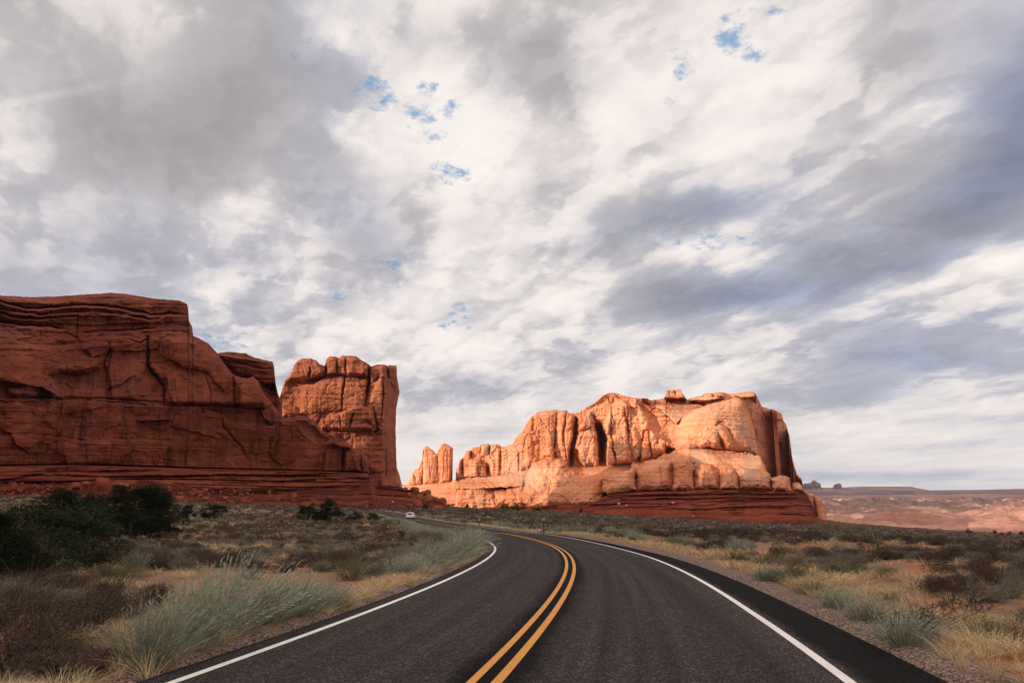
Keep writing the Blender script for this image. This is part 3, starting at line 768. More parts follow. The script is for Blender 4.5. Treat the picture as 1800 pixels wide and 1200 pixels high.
for poly, tn_ in ((T1((215,520),(440,505),(450,630),(330,630),(250,570)), .45), (T1((455,470),(490,470),(500,700),(450,900),(400,960),(440,700)), .4), (T1((655,360),(700,360),(705,560),(690,640),(650,640)), .5), (T1((600,900),(700,860),(760,940),(640,960)), .3),
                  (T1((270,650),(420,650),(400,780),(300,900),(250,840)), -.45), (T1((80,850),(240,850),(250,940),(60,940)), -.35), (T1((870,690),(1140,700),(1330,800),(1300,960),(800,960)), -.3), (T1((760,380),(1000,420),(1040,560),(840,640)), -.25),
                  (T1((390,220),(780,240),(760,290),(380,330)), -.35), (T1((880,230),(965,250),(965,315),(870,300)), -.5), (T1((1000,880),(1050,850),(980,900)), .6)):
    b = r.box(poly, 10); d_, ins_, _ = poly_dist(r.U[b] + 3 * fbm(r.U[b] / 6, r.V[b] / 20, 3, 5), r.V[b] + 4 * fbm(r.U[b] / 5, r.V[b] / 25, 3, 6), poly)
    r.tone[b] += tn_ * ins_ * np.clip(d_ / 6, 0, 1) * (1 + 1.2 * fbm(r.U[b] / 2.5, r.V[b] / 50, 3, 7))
for pts, w, dp in ((T1((745,315),(750,400),(742,470),(790,520),(830,580),(828,660)), 1.5, 7), (T1((548,350),(545,400),(520,450),(555,560),(560,640)), 1.0, 2),
                   (T1((470,470),(462,600),(455,640)), .8, 1.0), (T1((300,640),(320,760),(290,850)), .8, .8), (T1((800,690),(795,780),(810,900)), .8, 1.0),
                   (T1((640,330),(700,350),(760,320)), 1.4, 2), (T1((1030,500),(1060,600),(1050,655)), 1.2, 2), (T1((-50,640),(120,636),(325,634),(450,638),(640,652),(830,662),(1140,672)), 1.0, 4), (T1((750,750),(800,742),(860,742)), 1.0, 3), (T1((140,620),(250,625),(320,632)), 1.2, 4), (T1((190,160),(210,350)), .7, 1.5), (T1((390,215),(385,340)), .8, 3), (T1((540,215),(545,300)), .7, 2), (T1((660,225),(670,300)), .7, 2), (T2((150,60),(215,330),(225,480)), 2.0, 5),
                   (T2((440,600),(440,850)), .7, 0.8), (T2((560,570),(570,640),(580,700)), .8, 1), (T2((600,620),(700,700)), .8, 1.2), (T2((890,740),(893,880)), 1.5, 4),
                   (T2((130,470),(150,600),(260,720),(300,800)), 1.5, 2.2)):
    r.crack(pts, w, dp)
ln = np.interp(U, [-1900, 0, 60, 140, 240, 350, 491, 585, 650], [800, 817, 815.5, 814.5, 817, 821, 824, 826.5, 829])
r.D += 7 * sstep(Vv, ln - .6, ln + 1.6)
up = sstep(Vv, 640, 590)
r.noise(340, flute=1.3, strata=0.2, block=2.6, gen=6.5, fine=0.65, crackd=0.0, bw=26, bh=11)
x_, z_ = r.xz(340)
r.tone += 0.5 * fbm(x_ / 16, z_ / 22, 4, 77) + .35 * fbm(x_ / 3.5, z_ / 40, 3, 78)
r.noise(340, strata=1.5, block=1.5, fine=0.6, mask=up * sstep(U, 360, 330), bw=16, bh=5, ss=2.4)
r.rim(9, 9, side=(0, 1), topR=10, topr=14)
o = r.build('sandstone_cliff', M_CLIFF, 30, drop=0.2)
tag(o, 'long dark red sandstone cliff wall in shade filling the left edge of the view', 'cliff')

# ---- block standing behind the end of the wall
B_top = [(372,625),(384,620),(401,618),(432,621),(443.5,626.7),(463,632),(479,635),(481.7,643.7),(484.5,673.5),(489,693),(495,706)]
r = Relief(np.arange(372, 496.5, 1.0), B_top, [(372, 760), (496, 760)], 140, seed=23)
r.D[:] = 426 + 0.16 * (r.U - 372)
r.ledge(T2((100,150),(200,165),(330,180),(455,205)), 5, 9, recess=2)
r.ledge(T2((100,200),(250,215),(400,250),(470,240)), 3, 10, recess=2)
r.add(T2((120,140),(455,190),(475,335),(400,340),(320,290),(230,270),(140,180)), 6, 7)
r.ledge(T2((370,320),(470,345),(490,400)), -5, 30)
r.noise(455, flute=1.0, strata=1.0, block=1.8, gen=2.0, fine=0.7, crackd=0.6, bw=14, bh=6)
r.rim(12, 8)
o = r.build('sandstone_butte', M_CLIFF, 14, drop=0.2)
tag(o, 'blocky red rock top showing between the long dark cliff and the tower', 'rock formation')

# ---- tower
C_top = [(493,697),(497,668),(508.6,656.5),(520,636.7),(531,629.6),(545.5,629.6),(557,634),(561,639.5),(571,643),(574,631),(579.5,626),(591,627),(596,629.6),(602,624.6),(625,625),(633,631),
         (648,640),(652,644),(661.6,641),(678.6,640.5),(682,643),(684,641),(697,643)]
r = Relief(np.arange(493, 697.3, 0.8), C_top, [(493, 862), (697, 862)], 260, edgeL=[(508, 600), (505, 636), (500, 656), (497, 668), (491.6, 699), (487, 862)],
           edgeR=[(697, 643), (698, 665), (702.5, 689), (698.4, 707.5), (696, 721.6), (695.6, 761), (697, 806.6), (698, 862)], seed=37)
faceC = lambda u: 569.3 / (1 - .29 * (u - 900) / FP)
r.D = faceC(r.U) + 0.10 * np.clip(760 - r.V, 0, 200)
r.add(T2((540,300),(640,300),(780,285),(730,330),(660,370),(640,470),(620,530),(500,470),(510,330)), -7, 12)
r.add(T2((790,285),(730,320),(660,380),(650,450),(620,520),(700,520),(880,500),(1030,490),(1050,290),(900,280)), 5, 22)
r.add(T2((510,480),(600,470),(620,520),(560,540),(520,530)), 6, 8)
r.add(T2((790,180),(830,158),(870,175),(890,155),(980,158),(1060,215),(1050,290),(790,275)), 6, 6)
r.add(T2((530,270),(600,225),(700,220),(785,240),(770,290),(680,310),(550,320)), 5, 8)
r.add(T2((800,200),(850,200),(850,275),(795,275)), 3, 4); r.add(T2((912,215),(1050,225),(1045,285),(912,285)), 4, 5)
r.add(T2((1110,290),(1150,260),(1180,320),(1190,430),(1150,560),(1080,600),(1050,560),(1060,420),(1090,340)), 7, 10)
r.add(T2((1060,225),(1165,220),(1165,300),(1110,290),(1080,320),(1055,300)), 5, 5); r.add(T2((1172,225),(1222,228),(1224,305),(1180,300)), 6, 4)
r.add(T2((1190,320),(1240,385),(1225,640),(1222,960),(1165,960),(1160,640),(1185,500)), -9, 8)
r.add(T2((750,560),(850,520),(980,480),(1070,480),(1080,620),(900,625),(760,610)), 6, 7)
r.add(T2((1010,485),(1060,475),(1075,560),(1005,570)), 3, 5)
r.add(T2((1000,590),(1040,575),(1090,625),(1000,625)), 4, 6)
r.add(T2((850,640),(1160,640),(1150,780),(1050,760),(960,720),(860,700)), -3, 12)
r.add(T2((1060,770),(1100,745),(1150,760),(1160,965),(1040,965)), 4, 12)
for pts, w, dp in ((T2((905,290),(890,380),(885,500)), 1.0, 4), (T2((1055,220),(1050,330),(1030,470)), 1.6, 7), (T2((1140,300),(1140,430),(1130,560)), 1.0, 4), (T2((1170,225),(1172,310)), 1.0, 4),
                   (T2((855,180),(855,275)), 0.9, 3), (T2((908,180),(912,285)), 1.0, 3.5), (T2((1160,640),(1158,965)), 1.3, 5), (T2((790,210),(787,285)), 1.2, 5), (T2((960,510),(930,610)), 1.1, 4),
                   (T2((870,530),(880,615)), .9, 2), (T2((690,225),(685,290)), 1.2, 4), (T2((1080,480),(1110,620),(1090,640)), 1.2, 4), (T2((760,520),(720,600)), 1.2, 2), (T2((1190,320),(1185,500)), 1.2, 4)):
    r.crack(pts, w * 1.35, dp * 1.9)
r.ledge(T2((530,325),(650,305),(790,285),(910,288),(1050,292)), -3.5, 14, sharp=0.8, recess=1.5)
r.ledge(T2((650,330),(900,320),(1040,330)), 1.0, 8); r.ledge(T2((560,400),(700,350)), 1.5, 8)
r.ledge(T2((750,560),(820,520),(990,478),(1070,475)), 3, 12); r.ledge(T2((760,612),(900,625),(1080,622),(1155,640)), -3.5, 26, recess=1.5)
r.noise(540, flute=1.2, strata=0.6, block=2.2, gen=1.8, fine=1.2, crackd=0.6, bw=15, bh=11, ss=2.0)
r.rim(12, 8, side=(1, 0), topR=7, topr=7); r.rim(12, 8, side=(0, 1), topR=0); r.D += 2.8 * np.clip(r.U - 680, 0, 40) * sstep(r.V, 620, 700) + 1.2 * np.clip(r.U - 672, 0, 40)
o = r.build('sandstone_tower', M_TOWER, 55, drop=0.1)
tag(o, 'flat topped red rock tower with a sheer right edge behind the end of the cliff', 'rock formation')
# thin spire showing past the tower
r = Relief(np.arange(692, 707.2, 0.8), [(692,800),(698,822),(701,830),(703,836),(705,845),(707,852)], [(692, 862), (707, 862)], 50, seed=41)
r.D[:] = 640; r.noise(640, flute=1, block=1, fine=.5, crackd=.4); r.rim(5, 5)
tag(r.build('rock_spire', M_BUTTE, 16), 'thin sunlit sliver of rock just past the right foot of the tall tower', 'rock formation')

# ---- twin spires in the gap
r = Relief(np.arange(716, 796.5, 0.7), [(716,850),(718.7,842),(723,833),(727,826),(735,821),(738,815),(743,802),(742.6,790),(745,785),(748,783.7),(752.5,783.7),(756,788),(762,791),(766,797),(768.5,796),(770,789),(774,785.5),(775,781),(780.5,779),(787.5,780.5),(795,786)],
           [(716, 862), (796, 856)], 110, edgeR=[(795, 781), (796.4, 787), (795.7, 800), (793, 823), (792, 846.7), (792, 862)], seed=53, jag=0.4)
r.D[:] = 900 + 0.1 * (r.U - 716)
r.add(T3((200,610),(290,590),(300,800),(180,820),(190,640)), 3, 7); r.add(T3((320,540),(400,540),(395,790),(320,805)), 4, 7)
r.add(T3((80,790),(120,730),(180,700),(175,820),(90,825)), 3, 6)
for pts, w, dp in ((T3((178,770),(180,830)), 1.4, 7), (T3((115,720),(125,790)), 1.2, 4), (T3((290,600),(300,700),(270,800)), .8, 2.5), (T3((345,560),(340,780)), .7, 2), (T3((370,560),(372,780)), .7, 2), (T3((240,620),(245,800)), .7, 1.6)):
    r.crack(pts, w, dp)
r.noise(900, flute=1.6, strata=0.3, block=1.2, gen=1.0, fine=0.6, crackd=0.7, bw=8, bh=30)
r.rim(9, 5, side=(1, 0)); r.rim(14, 4, side=(0, 1), topR=0)
o = r.build('twin_spire', M_BUTTE, 20, drop=0.1, kr=5)
tag(o, 'small sunlit rock fin with two heads alone left of the big bright butte', 'rock formation')

# ---- the big sunlit butte
G_top = [(801,842),(801.8,824),(806,822),(807.5,809),(816,802),(818.5,793),(828,790.7),(830.7,786),(842,785),(844.7,781),(858.7,779.5),(861,781.5),(874,780),(879.7,782.5),(882,786),(898.4,781),(902,778),(910,765),(918,759),(921.7,750),
         (933.4,732),(945,724),(963.7,721),(977.7,719.5),(984.7,721),(996,720),(1001,726.5),(1017,725),(1031,715),(1045,708),(1059,695),(1071,690),(1082.7,690),(1096.7,695),(1104,697),(1119.7,699.6),(1137.6,699.6),(1142.7,703),(1159,701),(1165.7,699.6),
         (1170,696),(1170.8,685.6),(1186,684),(1197.6,684.5),(1199,690),(1208,702),(1214,699.6),(1234.7,694.5),(1237,691),(1250,690.7),(1265,688.6),(1285.8,692),(1303.7,689.4),(1320,687.8),(1326.7,690),(1335.6,706),(1339.5,713.7),(1360,720),(1374,726.5),(1377,739),(1381.6,744),
         (1388,767),(1392,800),(1396,818),(1401,834),(1409,840),(1413,864)]
r = Relief(np.arange(801, 1413.3, 0.9), G_top, [(801, 893), (900, 897), (1413, 884)], 235, seed=67, jag=0.45)
U, Vv = r.U, r.V
r.D = 884 + 0.06 * np.clip(830 - Vv, 0, 200) + 0 * U
r.D += 22 * sstep(U, 930, 890)
# dome behind
r.put(T4((380,140),(480,170),(545,150),(740,155),(800,175),(900,205),(800,290),(700,340),(660,330),(520,220),(390,190)), lambda u, v: 938 - 1.6 * (v - 700) + 0 * u, 4, 6, force=True)
for yy in (175, 205, 235, 265, 295): r.ledge([(a, b) for a, b in T4((500,yy),(700,yy-3),(900,yy-20))], 4, 6, recess=1.0)
# upper smooth slopes of the left summit
r.add(T3((1290,290),(1360,275),(1480,205),(1590,120),(1660,120),(1757,170),(1757,250),(1700,205),(1620,240),(1540,215),(1460,260),(1420,290)), -9, 10)
# buttresses
for poly, dd, rr in (
    (T3((950,400),(1000,310),(1060,270),(1130,262),(1190,260),(1190,390),(1180,560),(1190,630),(1070,640),(985,690),(910,720),(905,500)), 6, 14),
    (T3((1195,300),(1230,262),(1265,262),(1330,300),(1335,380),(1330,450),(1300,560),(1295,690),(1240,650),(1195,620)), 10, 9),
    (T3((1340,440),(1440,400),(1500,420),(1515,680),(1400,690),(1310,570)), 12, 10),
    (T3((1350,300),(1450,290),(1490,350),(1440,390),(1350,420)), 8, 8),
    (T3((1540,370),(1600,240),(1740,200),(1757,660),(1650,670),(1565,670),(1570,480)), 12, 9),
    (T3((920,440),(1060,400),(1060,640),(985,690),(910,720)), 3, 9), (T3((1010,500),(1060,480),(1080,520),(1075,620),(1010,630)), -3, 5),
    (T3((1120,400),(1180,390),(1170,620),(1110,600)), 5, 6), (T3((1260,420),(1310,410),(1320,470),(1280,640),(1250,560)), 5, 6),
    (T3((500,570),(550,560),(545,620),(620,640),(610,760),(490,770)), 6, 7), (T3((540,630),(625,630),(605,765),(535,765)), 4, 6), (T3((640,600),(775,560),(770,750),(690,750),(665,660)), 5, 7),
    (T3((610,540),(680,512),(680,590),(620,620)), 5, 6), (T3((690,520),(765,515),(770,570),(690,590)), 4, 6), (T3((440,640),(490,620),(490,770),(440,780)), 4, 6), (T3((610,660),(660,665),(660,760),(605,765)), 5, 5),
    (T3((780,540),(860,515),(900,500),(910,720),(780,750)), 3, 12),
    (T4((0,240),(90,240),(110,330),(110,600),(30,620),(-20,600)), 3, 10), (T4((150,330),(200,330),(200,400),(160,430)), 5, 7), (T4((330,360),(375,350),(400,420),(420,540),(380,590),(340,500)), 6, 8),
    (T4((230,130),(320,180),(320,260),(240,220)), 6, 8), (T4((320,190),(385,195),(385,225),(325,215)), 5, 5), (T4((395,235),(430,232),(465,310),(465,370),(420,380),(400,300)), 6, 6),
    (T4((470,390),(500,375),(540,400),(530,460),(580,470),(590,540),(500,570),(480,500)), 9, 8), (T4((415,450),(480,450),(490,560),(410,590)), 8, 7), (T4((530,440),(560,420),(660,490),(675,520),(570,560)), 8, 8),
    (T4((200,430),(270,400),(330,480),(330,600),(240,610),(180,600)), 6, 9)):
    r.add(poly, dd, rr)
r.add(T3((1295,560),(1340,545),(1400,640),(1400,692),(1288,692)), -16, 5); r.add(T4((95,325),(140,330),(195,420),(165,500),(150,600),(120,605),(130,470)), -16, 5); r.add(T3((1195,500),(1230,560),(1250,640),(1200,620)), -8, 4)
r.add(T3((1010,300),(1040,290),(1030,420),(1000,420)), -4, 4); r.add(T4((385,560),(420,560),(415,595),(380,595)), -10, 4); r.add(T4((585,490),(660,500),(660,540),(580,545)), -14, 5)
# shaded hollow between the summit and the right dome
r.add(T4((390,190),(520,220),(660,320),(640,460),(620,470),(540,420),(470,370),(465,300)), -16, 14)
for pts, w, dp in ((T3((1185,390),(1180,500),(1170,560),(1190,630)), 1.1, 6), (T3((1268,262),(1250,400),(1245,500),(1265,560),(1265,640)), 1.2, 6), (T3((1335,330),(1335,450),(1305,560),(1290,690)), 3.0, 18),
                   (T3((1520,360),(1530,480),(1540,680)), 4.8, 22), (T3((1460,290),(1500,360),(1510,420)), 2, 7), (T3((1200,300),(1195,390)), 1, 4), (T3((910,580),(912,720)), 1.1, 5), (T3((915,580),(960,570)), .8, 3),
                   (T3((548,565),(545,620)), 1.2, 5), (T3((684,512),(684,590)), 1.0, 5), (T3((675,660),(680,750)), 2.6, 9), (T3((480,640),(480,770)), 2.2, 8), (T3((600,690),(600,765)), 1, 4), (T3((770,570),(760,750)), 1.4, 5),
                   (T3((620,520),(625,590)), 1.4, 4), (T3((1610,240),(1600,420),(1620,520),(1640,670)), 1.2, 6), (T3((1700,230),(1730,400),(1740,560)), 1.3, 6), (T4((110,330),(150,420),(150,610)), 5, 22), (T4((180,430),(240,540),(250,610)), 1.4, 6),
                   (T4((330,200),(325,330),(340,420)), 1.4, 6), (T4((440,380),(420,480),(410,590)), 1.3, 6), (T4((470,370),(480,470),(500,560)), 1.2, 6), (T4((580,470),(590,540)), 2, 6), (T4((620,490),(600,545)), 4, 10)):
    r.crack(pts, w * 1.25, dp * 1.5)
r.noise(880, flute=1.5, strata=0.5, block=4.6, gen=3.0, fine=1.6, crackd=1.6, bw=17, bh=30, mask=sstep(U, 1200, 1170) * sstep(Vv, 845, 825) * .9 + 0.08)
# right dome
dome = T4((660,520),(640,460),(648,390),(655,340),(700,290),(790,230),(900,190),(1000,170),(1110,140),(1145,160),(1175,300),(1205,400),(1220,545),(1100,525),(990,510),(870,490),(800,500),(690,520))
r.put(dome, lambda u, v: 852 + 0.0058 * (u - 1250) ** 2 - 0.22 * (v - 700), 26, 30, w=1.5, force=True)
for pts, a, L in ((T4((760,260),(900,215),(1040,205),(1130,210)), 2.5, 6), (T4((720,300),(850,250),(1000,240),(1140,250)), 2.0, 6), (T4((680,340),(800,300),(920,290)), 1.5, 6), (T4((930,330),(1000,310),(1080,330),(1150,360)), 2.5, 8), (T4((1000,180),(1060,185),(1130,190)), 2, 5),
                  (T4((660,400),(760,370),(860,350)), 1.2, 7)):
    r.ledge(pts, a, L, recess=0.8)
r.add(T4((925,335),(945,310),(1000,315),(1040,380),(1050,440),(1000,510),(950,480),(940,380)), -8, 8)
r.add(T4((930,350),(960,332),(1000,345),(1035,400),(1045,440),(1040,500),(990,510),(970,450)), 15, 9)
r.add(T4((850,400),(900,385),(950,400),(970,430),(965,495),(900,480),(860,440)), 12, 8)
r.add(T4((805,480),(830,440),(870,435),(900,470),(960,490),(940,502),(820,500)), 10, 6)
# right wall, turned away from the sun
wall = T4((1110,95),(1205,105),(1240,180),(1330,235),(1400,255),(1440,420),(1462,600),(1495,690),(1560,760),(1560,840),(1300,690),(1270,620),(1220,545),(1205,400),(1175,300),(1140,170))
r.put(wall, lambda u, v: 868 + 3.3 * (u - 1305) + 0.35 * (v - 700) * -0.2, 3, 4, w=1.8, force=True)
r.add(T4((1250,215),(1400,255),(1390,310),(1300,300),(1250,260)), 10, 6); r.add(T4((1060,130),(1200,110),(1210,150),(1130,160)), 8, 5)
r.add(T4((1330,440),(1390,470),(1400,680),(1350,690)), -12, 6); r.add(T4((1150,180),(1220,200),(1250,300),(1220,420),(1180,300)), 8, 8)
wm = sstep(U, 1300, 1325) * sstep(Vv, 838, 828)
r.noise(880, flute=5.0, strata=1.0, block=4.5, fine=1.5, crackd=3, bw=13, bh=34, mask=wm)
# summit knobs
r.put(T4((585,95),(640,98),(695,92),(700,115),(735,165),(560,165),(590,135)), lambda u, v: 925 + 0 * u, 6, 4, w=.5); r.crack(T4((648,95),(655,140)), 1.2, 5); r.ledge(T4((560,108),(640,112),(700,108)), -4, 5)
for poly in (T4((745,168),(800,145),(880,138),(1000,150),(900,168)), T4((842,125),(860,112),(895,113),(915,138),(850,145)), T4((920,122),(935,110),(972,110),(992,140),(930,145)), T4((1055,140),(1085,118),(1140,105),(1190,106),(1208,120),(1205,142),(1120,152))):
    r.put(poly, lambda u, v: 876 - .8 * (v - 690), 5, 5, w=2.0)
# slope under the dome
slope = T4((270,620),(440,600),(560,550),(640,520),(700,505),(750,500),(860,488),(990,510),(1100,525),(1225,545),(1280,650),(1320,700),(1300,760),(400,700))
r.put(slope, lambda u, v: 852 - 0.62 * (v - 785) + 0.10 * np.abs(u - 1235), 9, 16, w=4, force=True)
r.ledge(T4((990,520),(1100,535),(1230,552)), -5, 8)
r.add(T4((640,590),(700,540),(760,545),(800,600),(640,600)), 3, 6); r.add(T4((830,520),(900,520),(1000,600),(1080,650),(960,650),(880,600)), 3, 9)
# rounded blocks along the foot
for poly, dd, rr in ((T4((150,690),(170,650),(250,625),(330,608),(378,640),(388,790),(190,824),(155,800)), 0, 14), (T4((380,650),(430,610),(550,572),(642,588),(645,795),(385,800)), 4, 13),
                     (T4((638,590),(700,552),(755,558),(782,612),(782,795),(640,795)), -3, 12), (T4((778,640),(830,605),(900,600),(955,660),(962,785),(778,795)), 2, 12),
                     (T4((958,665),(990,635),(1060,640),(1088,690),(1092,785),(960,785)), -2, 10), (T4((1052,650),(1120,632),(1220,640),(1300,680),(1332,795),(1090,785)), 1, 13),
                     (T4((1312,705),(1380,682),(1440,700),(1458,805),(1330,795)), -4, 10), (T4((1452,735),(1500,728),(1540,770),(1545,810),(1455,808)), 0, 8)):
    r.put(poly, lambda u, v, dd=dd: 810 + dd * 1.8 - 0.22 * (v - 830), 24, rr * 1.25, w=3.0)
r.crack(T4((380,640),(385,790)), 1.2, 4); r.crack(T4((775,600),(780,790)), 1.3, 6); r.crack(T4((550,580),(560,790)), .9, 2.5); r.crack(T4((958,660),(962,785)), 1.1, 5)
r.crack(T4((860,640),(845,785)), .8, 2); r.crack(T4((1088,690),(1092,785)), 1.1, 4); r.ledge(T4((0,700),(380,690)), 0.5, 6)
# bright bench and the low mounds under the left part
bench = T3((430,800),(520,768),(700,760),(860,745),(915,728),(985,698),(1040,660),(1260,688),(1400,688),(1700,665),(1757,660),(1757,700),(1570,760),(1400,800),(700,850),(420,860))
r.put(bench, lambda u, v: 866 - 1.35 * (v - 830), 4, 8, w=2.5, force=True)
r.put(T3((340,1020),(345,900),(390,850),(432,795),(560,772),(640,795),(700,850),(760,870),(760,1020)), lambda u, v: 836 - 0.35 * (v - 850) - 3 * fbm(u / 30, v / 22, 3, 5), 24, 26, w=3)
r.put(T3((700,860),(800,845),(950,782),(985,700),(1030,645),(1060,640),(1130,632),(1190,626),(1260,640),(1290,695),(1400,745),(1545,760),(1560,1020),(690,1020)), lambda u, v: 832 - 0.40 * (v - 840) - 5 * fbm(u / 26, v / 18, 4, 6), 34, 34, w=3.5)
for pts, w, dp in ((T3((950,790),(935,870)), 1.6, 7), (T3((1130,690),(1150,800),(1130,900),(1200,890),(1270,930)), .7, 2.5), (T3((720,880),(730,990)), 1.6, 5), (T3((1180,640),(1140,660)), .8, 4), (T3((640,790),(700,850)), 1, 3), (T3((870,860),(900,950)), .9, 2.4), (T3((1240,740),(1300,830)), .9, 2)):
    r.crack(pts, w, dp)
r.add(T3((1010,650),(1130,640),(1130,690),(1020,690)), 4, 5); r.add(T3((1140,640),(1260,640),(1260,685),(1150,685)), 4, 5)
r.add(T3((700,930),(740,930),(735,1000),(700,1000)), 6, 4)
low = sstep(Vv, 815, 840) + sstep(U, 1170, 1200) * (1 - wm)
r.noise(840, flute=1.0, strata=0.6, block=1.6, gen=4.0, fine=0.8, crackd=0.5, bw=22, bh=17, mask=np.clip(low, 0, 1), ss=2.6)
x_, z_ = r.xz(840); r.tone += .35 * fbm(x_ / 18, z_ / 30, 4, 79) + .25 * fbm(x_ / 4, z_ / 50, 3, 80)
r.rim(8, 4.5, side=(1, 1), topR=7, topr=4.5)
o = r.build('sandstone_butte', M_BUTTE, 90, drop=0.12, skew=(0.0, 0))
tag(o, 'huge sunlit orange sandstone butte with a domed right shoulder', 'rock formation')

# ---- pale pillar right of the butte
r = Relief(np.arange(1418, 1453.2, 0.8), [(1418,866),(1424,866),(1430,868),(1434,873),(1437,871),(1445,874),(1449,880),(1451,886),(1453,905)], [(1418, 918), (1453, 918)], 60, edgeR=[(1448, 874), (1450, 886), (1453, 905), (1455, 918)], seed=83, jag=.4)
r.D[:] = 860; r.crack([(1430,870),(1432,890),(1434,910)], 1.4, 6); r.add([(1432,876),(1450,874),(1456,918),(1436,918)], 5, 4)
r.noise(860, flute=1.2, block=1, fine=.6, crackd=.5); r.rim(6, 4)
tag(r.build('rock_pillar', M_BUTTE, 22), 'short sunlit rock pillar at the far right foot of the bright butte', 'rock formation')

# ------------------------------------------------------------------ red ledges and slopes under the rocks
def slope_mesh(name, u, top, bot, n, Dtop, Dbot, mat, seed, D0, ledges=0.5, thick=40, led_a=2.2, extra=None):
    r = Relief(u, top, bot, n, seed=seed, jag=0.3)
    T_ = (r.V - r.V[-1:]) / (r.V[:1] - r.V[-1:] + 1e-6)          # 0 top .. 1 bottom
    Dt = np.interp(r.U, *zip(*Dtop)); Db = np.interp(r.U, *zip(*Dbot))
    r.D = Dt + (Db - Dt) * T_ ** 1.25
    x, z = r.xz(D0)
    zz = z + 1.8 * fbm(x / 40, z / 20, 4, seed + 3) - 0.02 * x
    m = sstep(T_ + .35 * fbm(x / 22, z / 12, 4, seed + 33), ledges + .12, ledges - .12) * (.35 + .65 * sstep(fbm(x / 26, z / 5, 4, seed + 35), -.30, .05))
    r.D += 3.0 * np.abs(fbm(x / 13, z / 60, 3, seed + 36)) * sstep(T_, 0, .3)
    q = vn(zz / 2.1, x / 90, seed + 4) + .5 * vn(zz / .9, x / 40, seed + 5)
    r.D += m * led_a * np.tanh(q * 4) + (1 - m) * (0.9 * fbm(x / 6, z / 3, 4, seed + 6)) + 1.4 * fbm(x / 14, z / 8, 4, seed + 7)
    F1, F2, I, J = voro(x / 5, zz / 2.2, seed + 8); r.D += m * (I - .5) * 1.6; r.tone += (J - .5) * .5
    if extra: extra(r)
    r.rim(3, 2, side=(0, 0), topR=5, topr=2)
    return tag(r.build(name, mat, thick, kr=4, drop=0.02), kind='structure')
DL = [(-1900, 126), (-700, 198), (0, 288), (200, 330), (400, 376), (600, 440), (650, 465), (662, 540), (700, 545), (790, 560)]
DLb = [(-1900, 112), (-700, 180), (0, 262), (200, 300), (400, 345), (600, 400), (660, 440), (700, 480), (790, 530)]
def band_lines(r):
    for pts, w, dp in ((((-1900,800),(0,844),(18,843),(50,836),(100,835.5),(170,838),(300,837.5),(350,836.5),(392,835),(463,836.5),(548,836),(654,842)), 1.5, 6),
                       (((0,849),(50,848),(130,846),(200,841.5),(350,843),(480,846),(600,847),(660,853)), 1.0, 4), (((300,851),(400,853),(520,856),(640,858)), .9, 3.5), (((60,828),(160,829),(280,827)), .8, 2),
                       (((660,857),(700,862),(745,866)), 1.1, 5), (((640,868),(700,873),(715,872)), 1.6, 5), (((350,826),(460,828),(600,832)), .9, 2)):
        r.crack(list(pts), w, dp, 0.9)
slope_mesh('rocky_slope', np.r_[np.arange(-1900, -4, 9), np.arange(-4, 786.5, 1.0)],
           [(-1900,800),(-700,812),(0,819.5),(60,818),(140,817),(240,820),(350,823.6),(491.6,826.5),(585,829),(644.6,832),(656,843),(662,851),(698,853),(715,860),(730,860),(746.6,868),(758,871),(775,877),(783,886),(787,893)],
           [(-1900,960),(-700,905),(0,884),(200,892),(400,900),(600,905),(700,906),(787,902)], 92, DL, DLb, M_BASE, 101, 340, ledges=0.55, extra=band_lines)
slope_mesh('rocky_slope', np.arange(700, 850.5, 1.0), [(700,850),(716,852.5),(745,851),(792,847),(800,842),(812,848),(826,862),(850,875)], [(700,905),(850,905)], 60,
           [(700, 900), (800, 895), (850, 850)], [(700, 790), (850, 800)], M_BUTTE, 117, 860, ledges=0.0, led_a=0.0)
def far_lines(r):
    for pts, w, dp in ((((1060,880),(1100,873),(1173,870),(1260,868),(1340,869),(1415,871)), 1.0, 5), (((1150,877),(1250,875),(1340,876),(1420,880)), .9, 5), (((1330,888),(1390,886),(1430,892)), 1.0, 5),
                       (((1365,905),(1400,904),(1432,908)), 1.2, 5), (((1100,892),(1180,890)), .8, 3)):
        r.crack(list(pts), w, dp, 0.9)
slope_mesh('rocky_slope', np.arange(840, 1475, 1.0),
           [(840,893),(880,889),(940,888),(1000,888),(1020,890),(1036,886),(1045.6,882),(1053,877),(1068.6,869.6),(1122,864.4),(1173,863),(1250,860.6),(1326.7,861.5),(1378,863),(1413.6,863),(1419,870),(1427,884),(1433,905),(1440,911),(1454.5,913),(1480,918)],
           [(840,906),(1040,912),(1200,925),(1450,938)], 84,
           [(840, 815), (1040, 806), (1400, 800), (1420, 830), (1500, 900)], [(840, 780), (1040, 765), (1450, 745)], M_BASEF, 131, 790, ledges=0.5, led_a=4.0, extra=far_lines)
slope_mesh('brushy_slope', np.r_[np.arange(1400, 1810, 1.5), np.arange(1810, 2400, 8)], [(1400,911),(1440,912.5),(1454.5,914),(1480,918),(1600,927),(1700,933),(1800,938),(2400,968)],
           [(1400,940),(1800,960),(2400,990)], 40, [(1400, 812), (1460, 830), (1500, 880), (2400, 880)], [(1400, 735), (1450, 735), (1800, 690), (2400, 690)], M_BROWN, 137, 790, ledges=0.0, led_a=0)

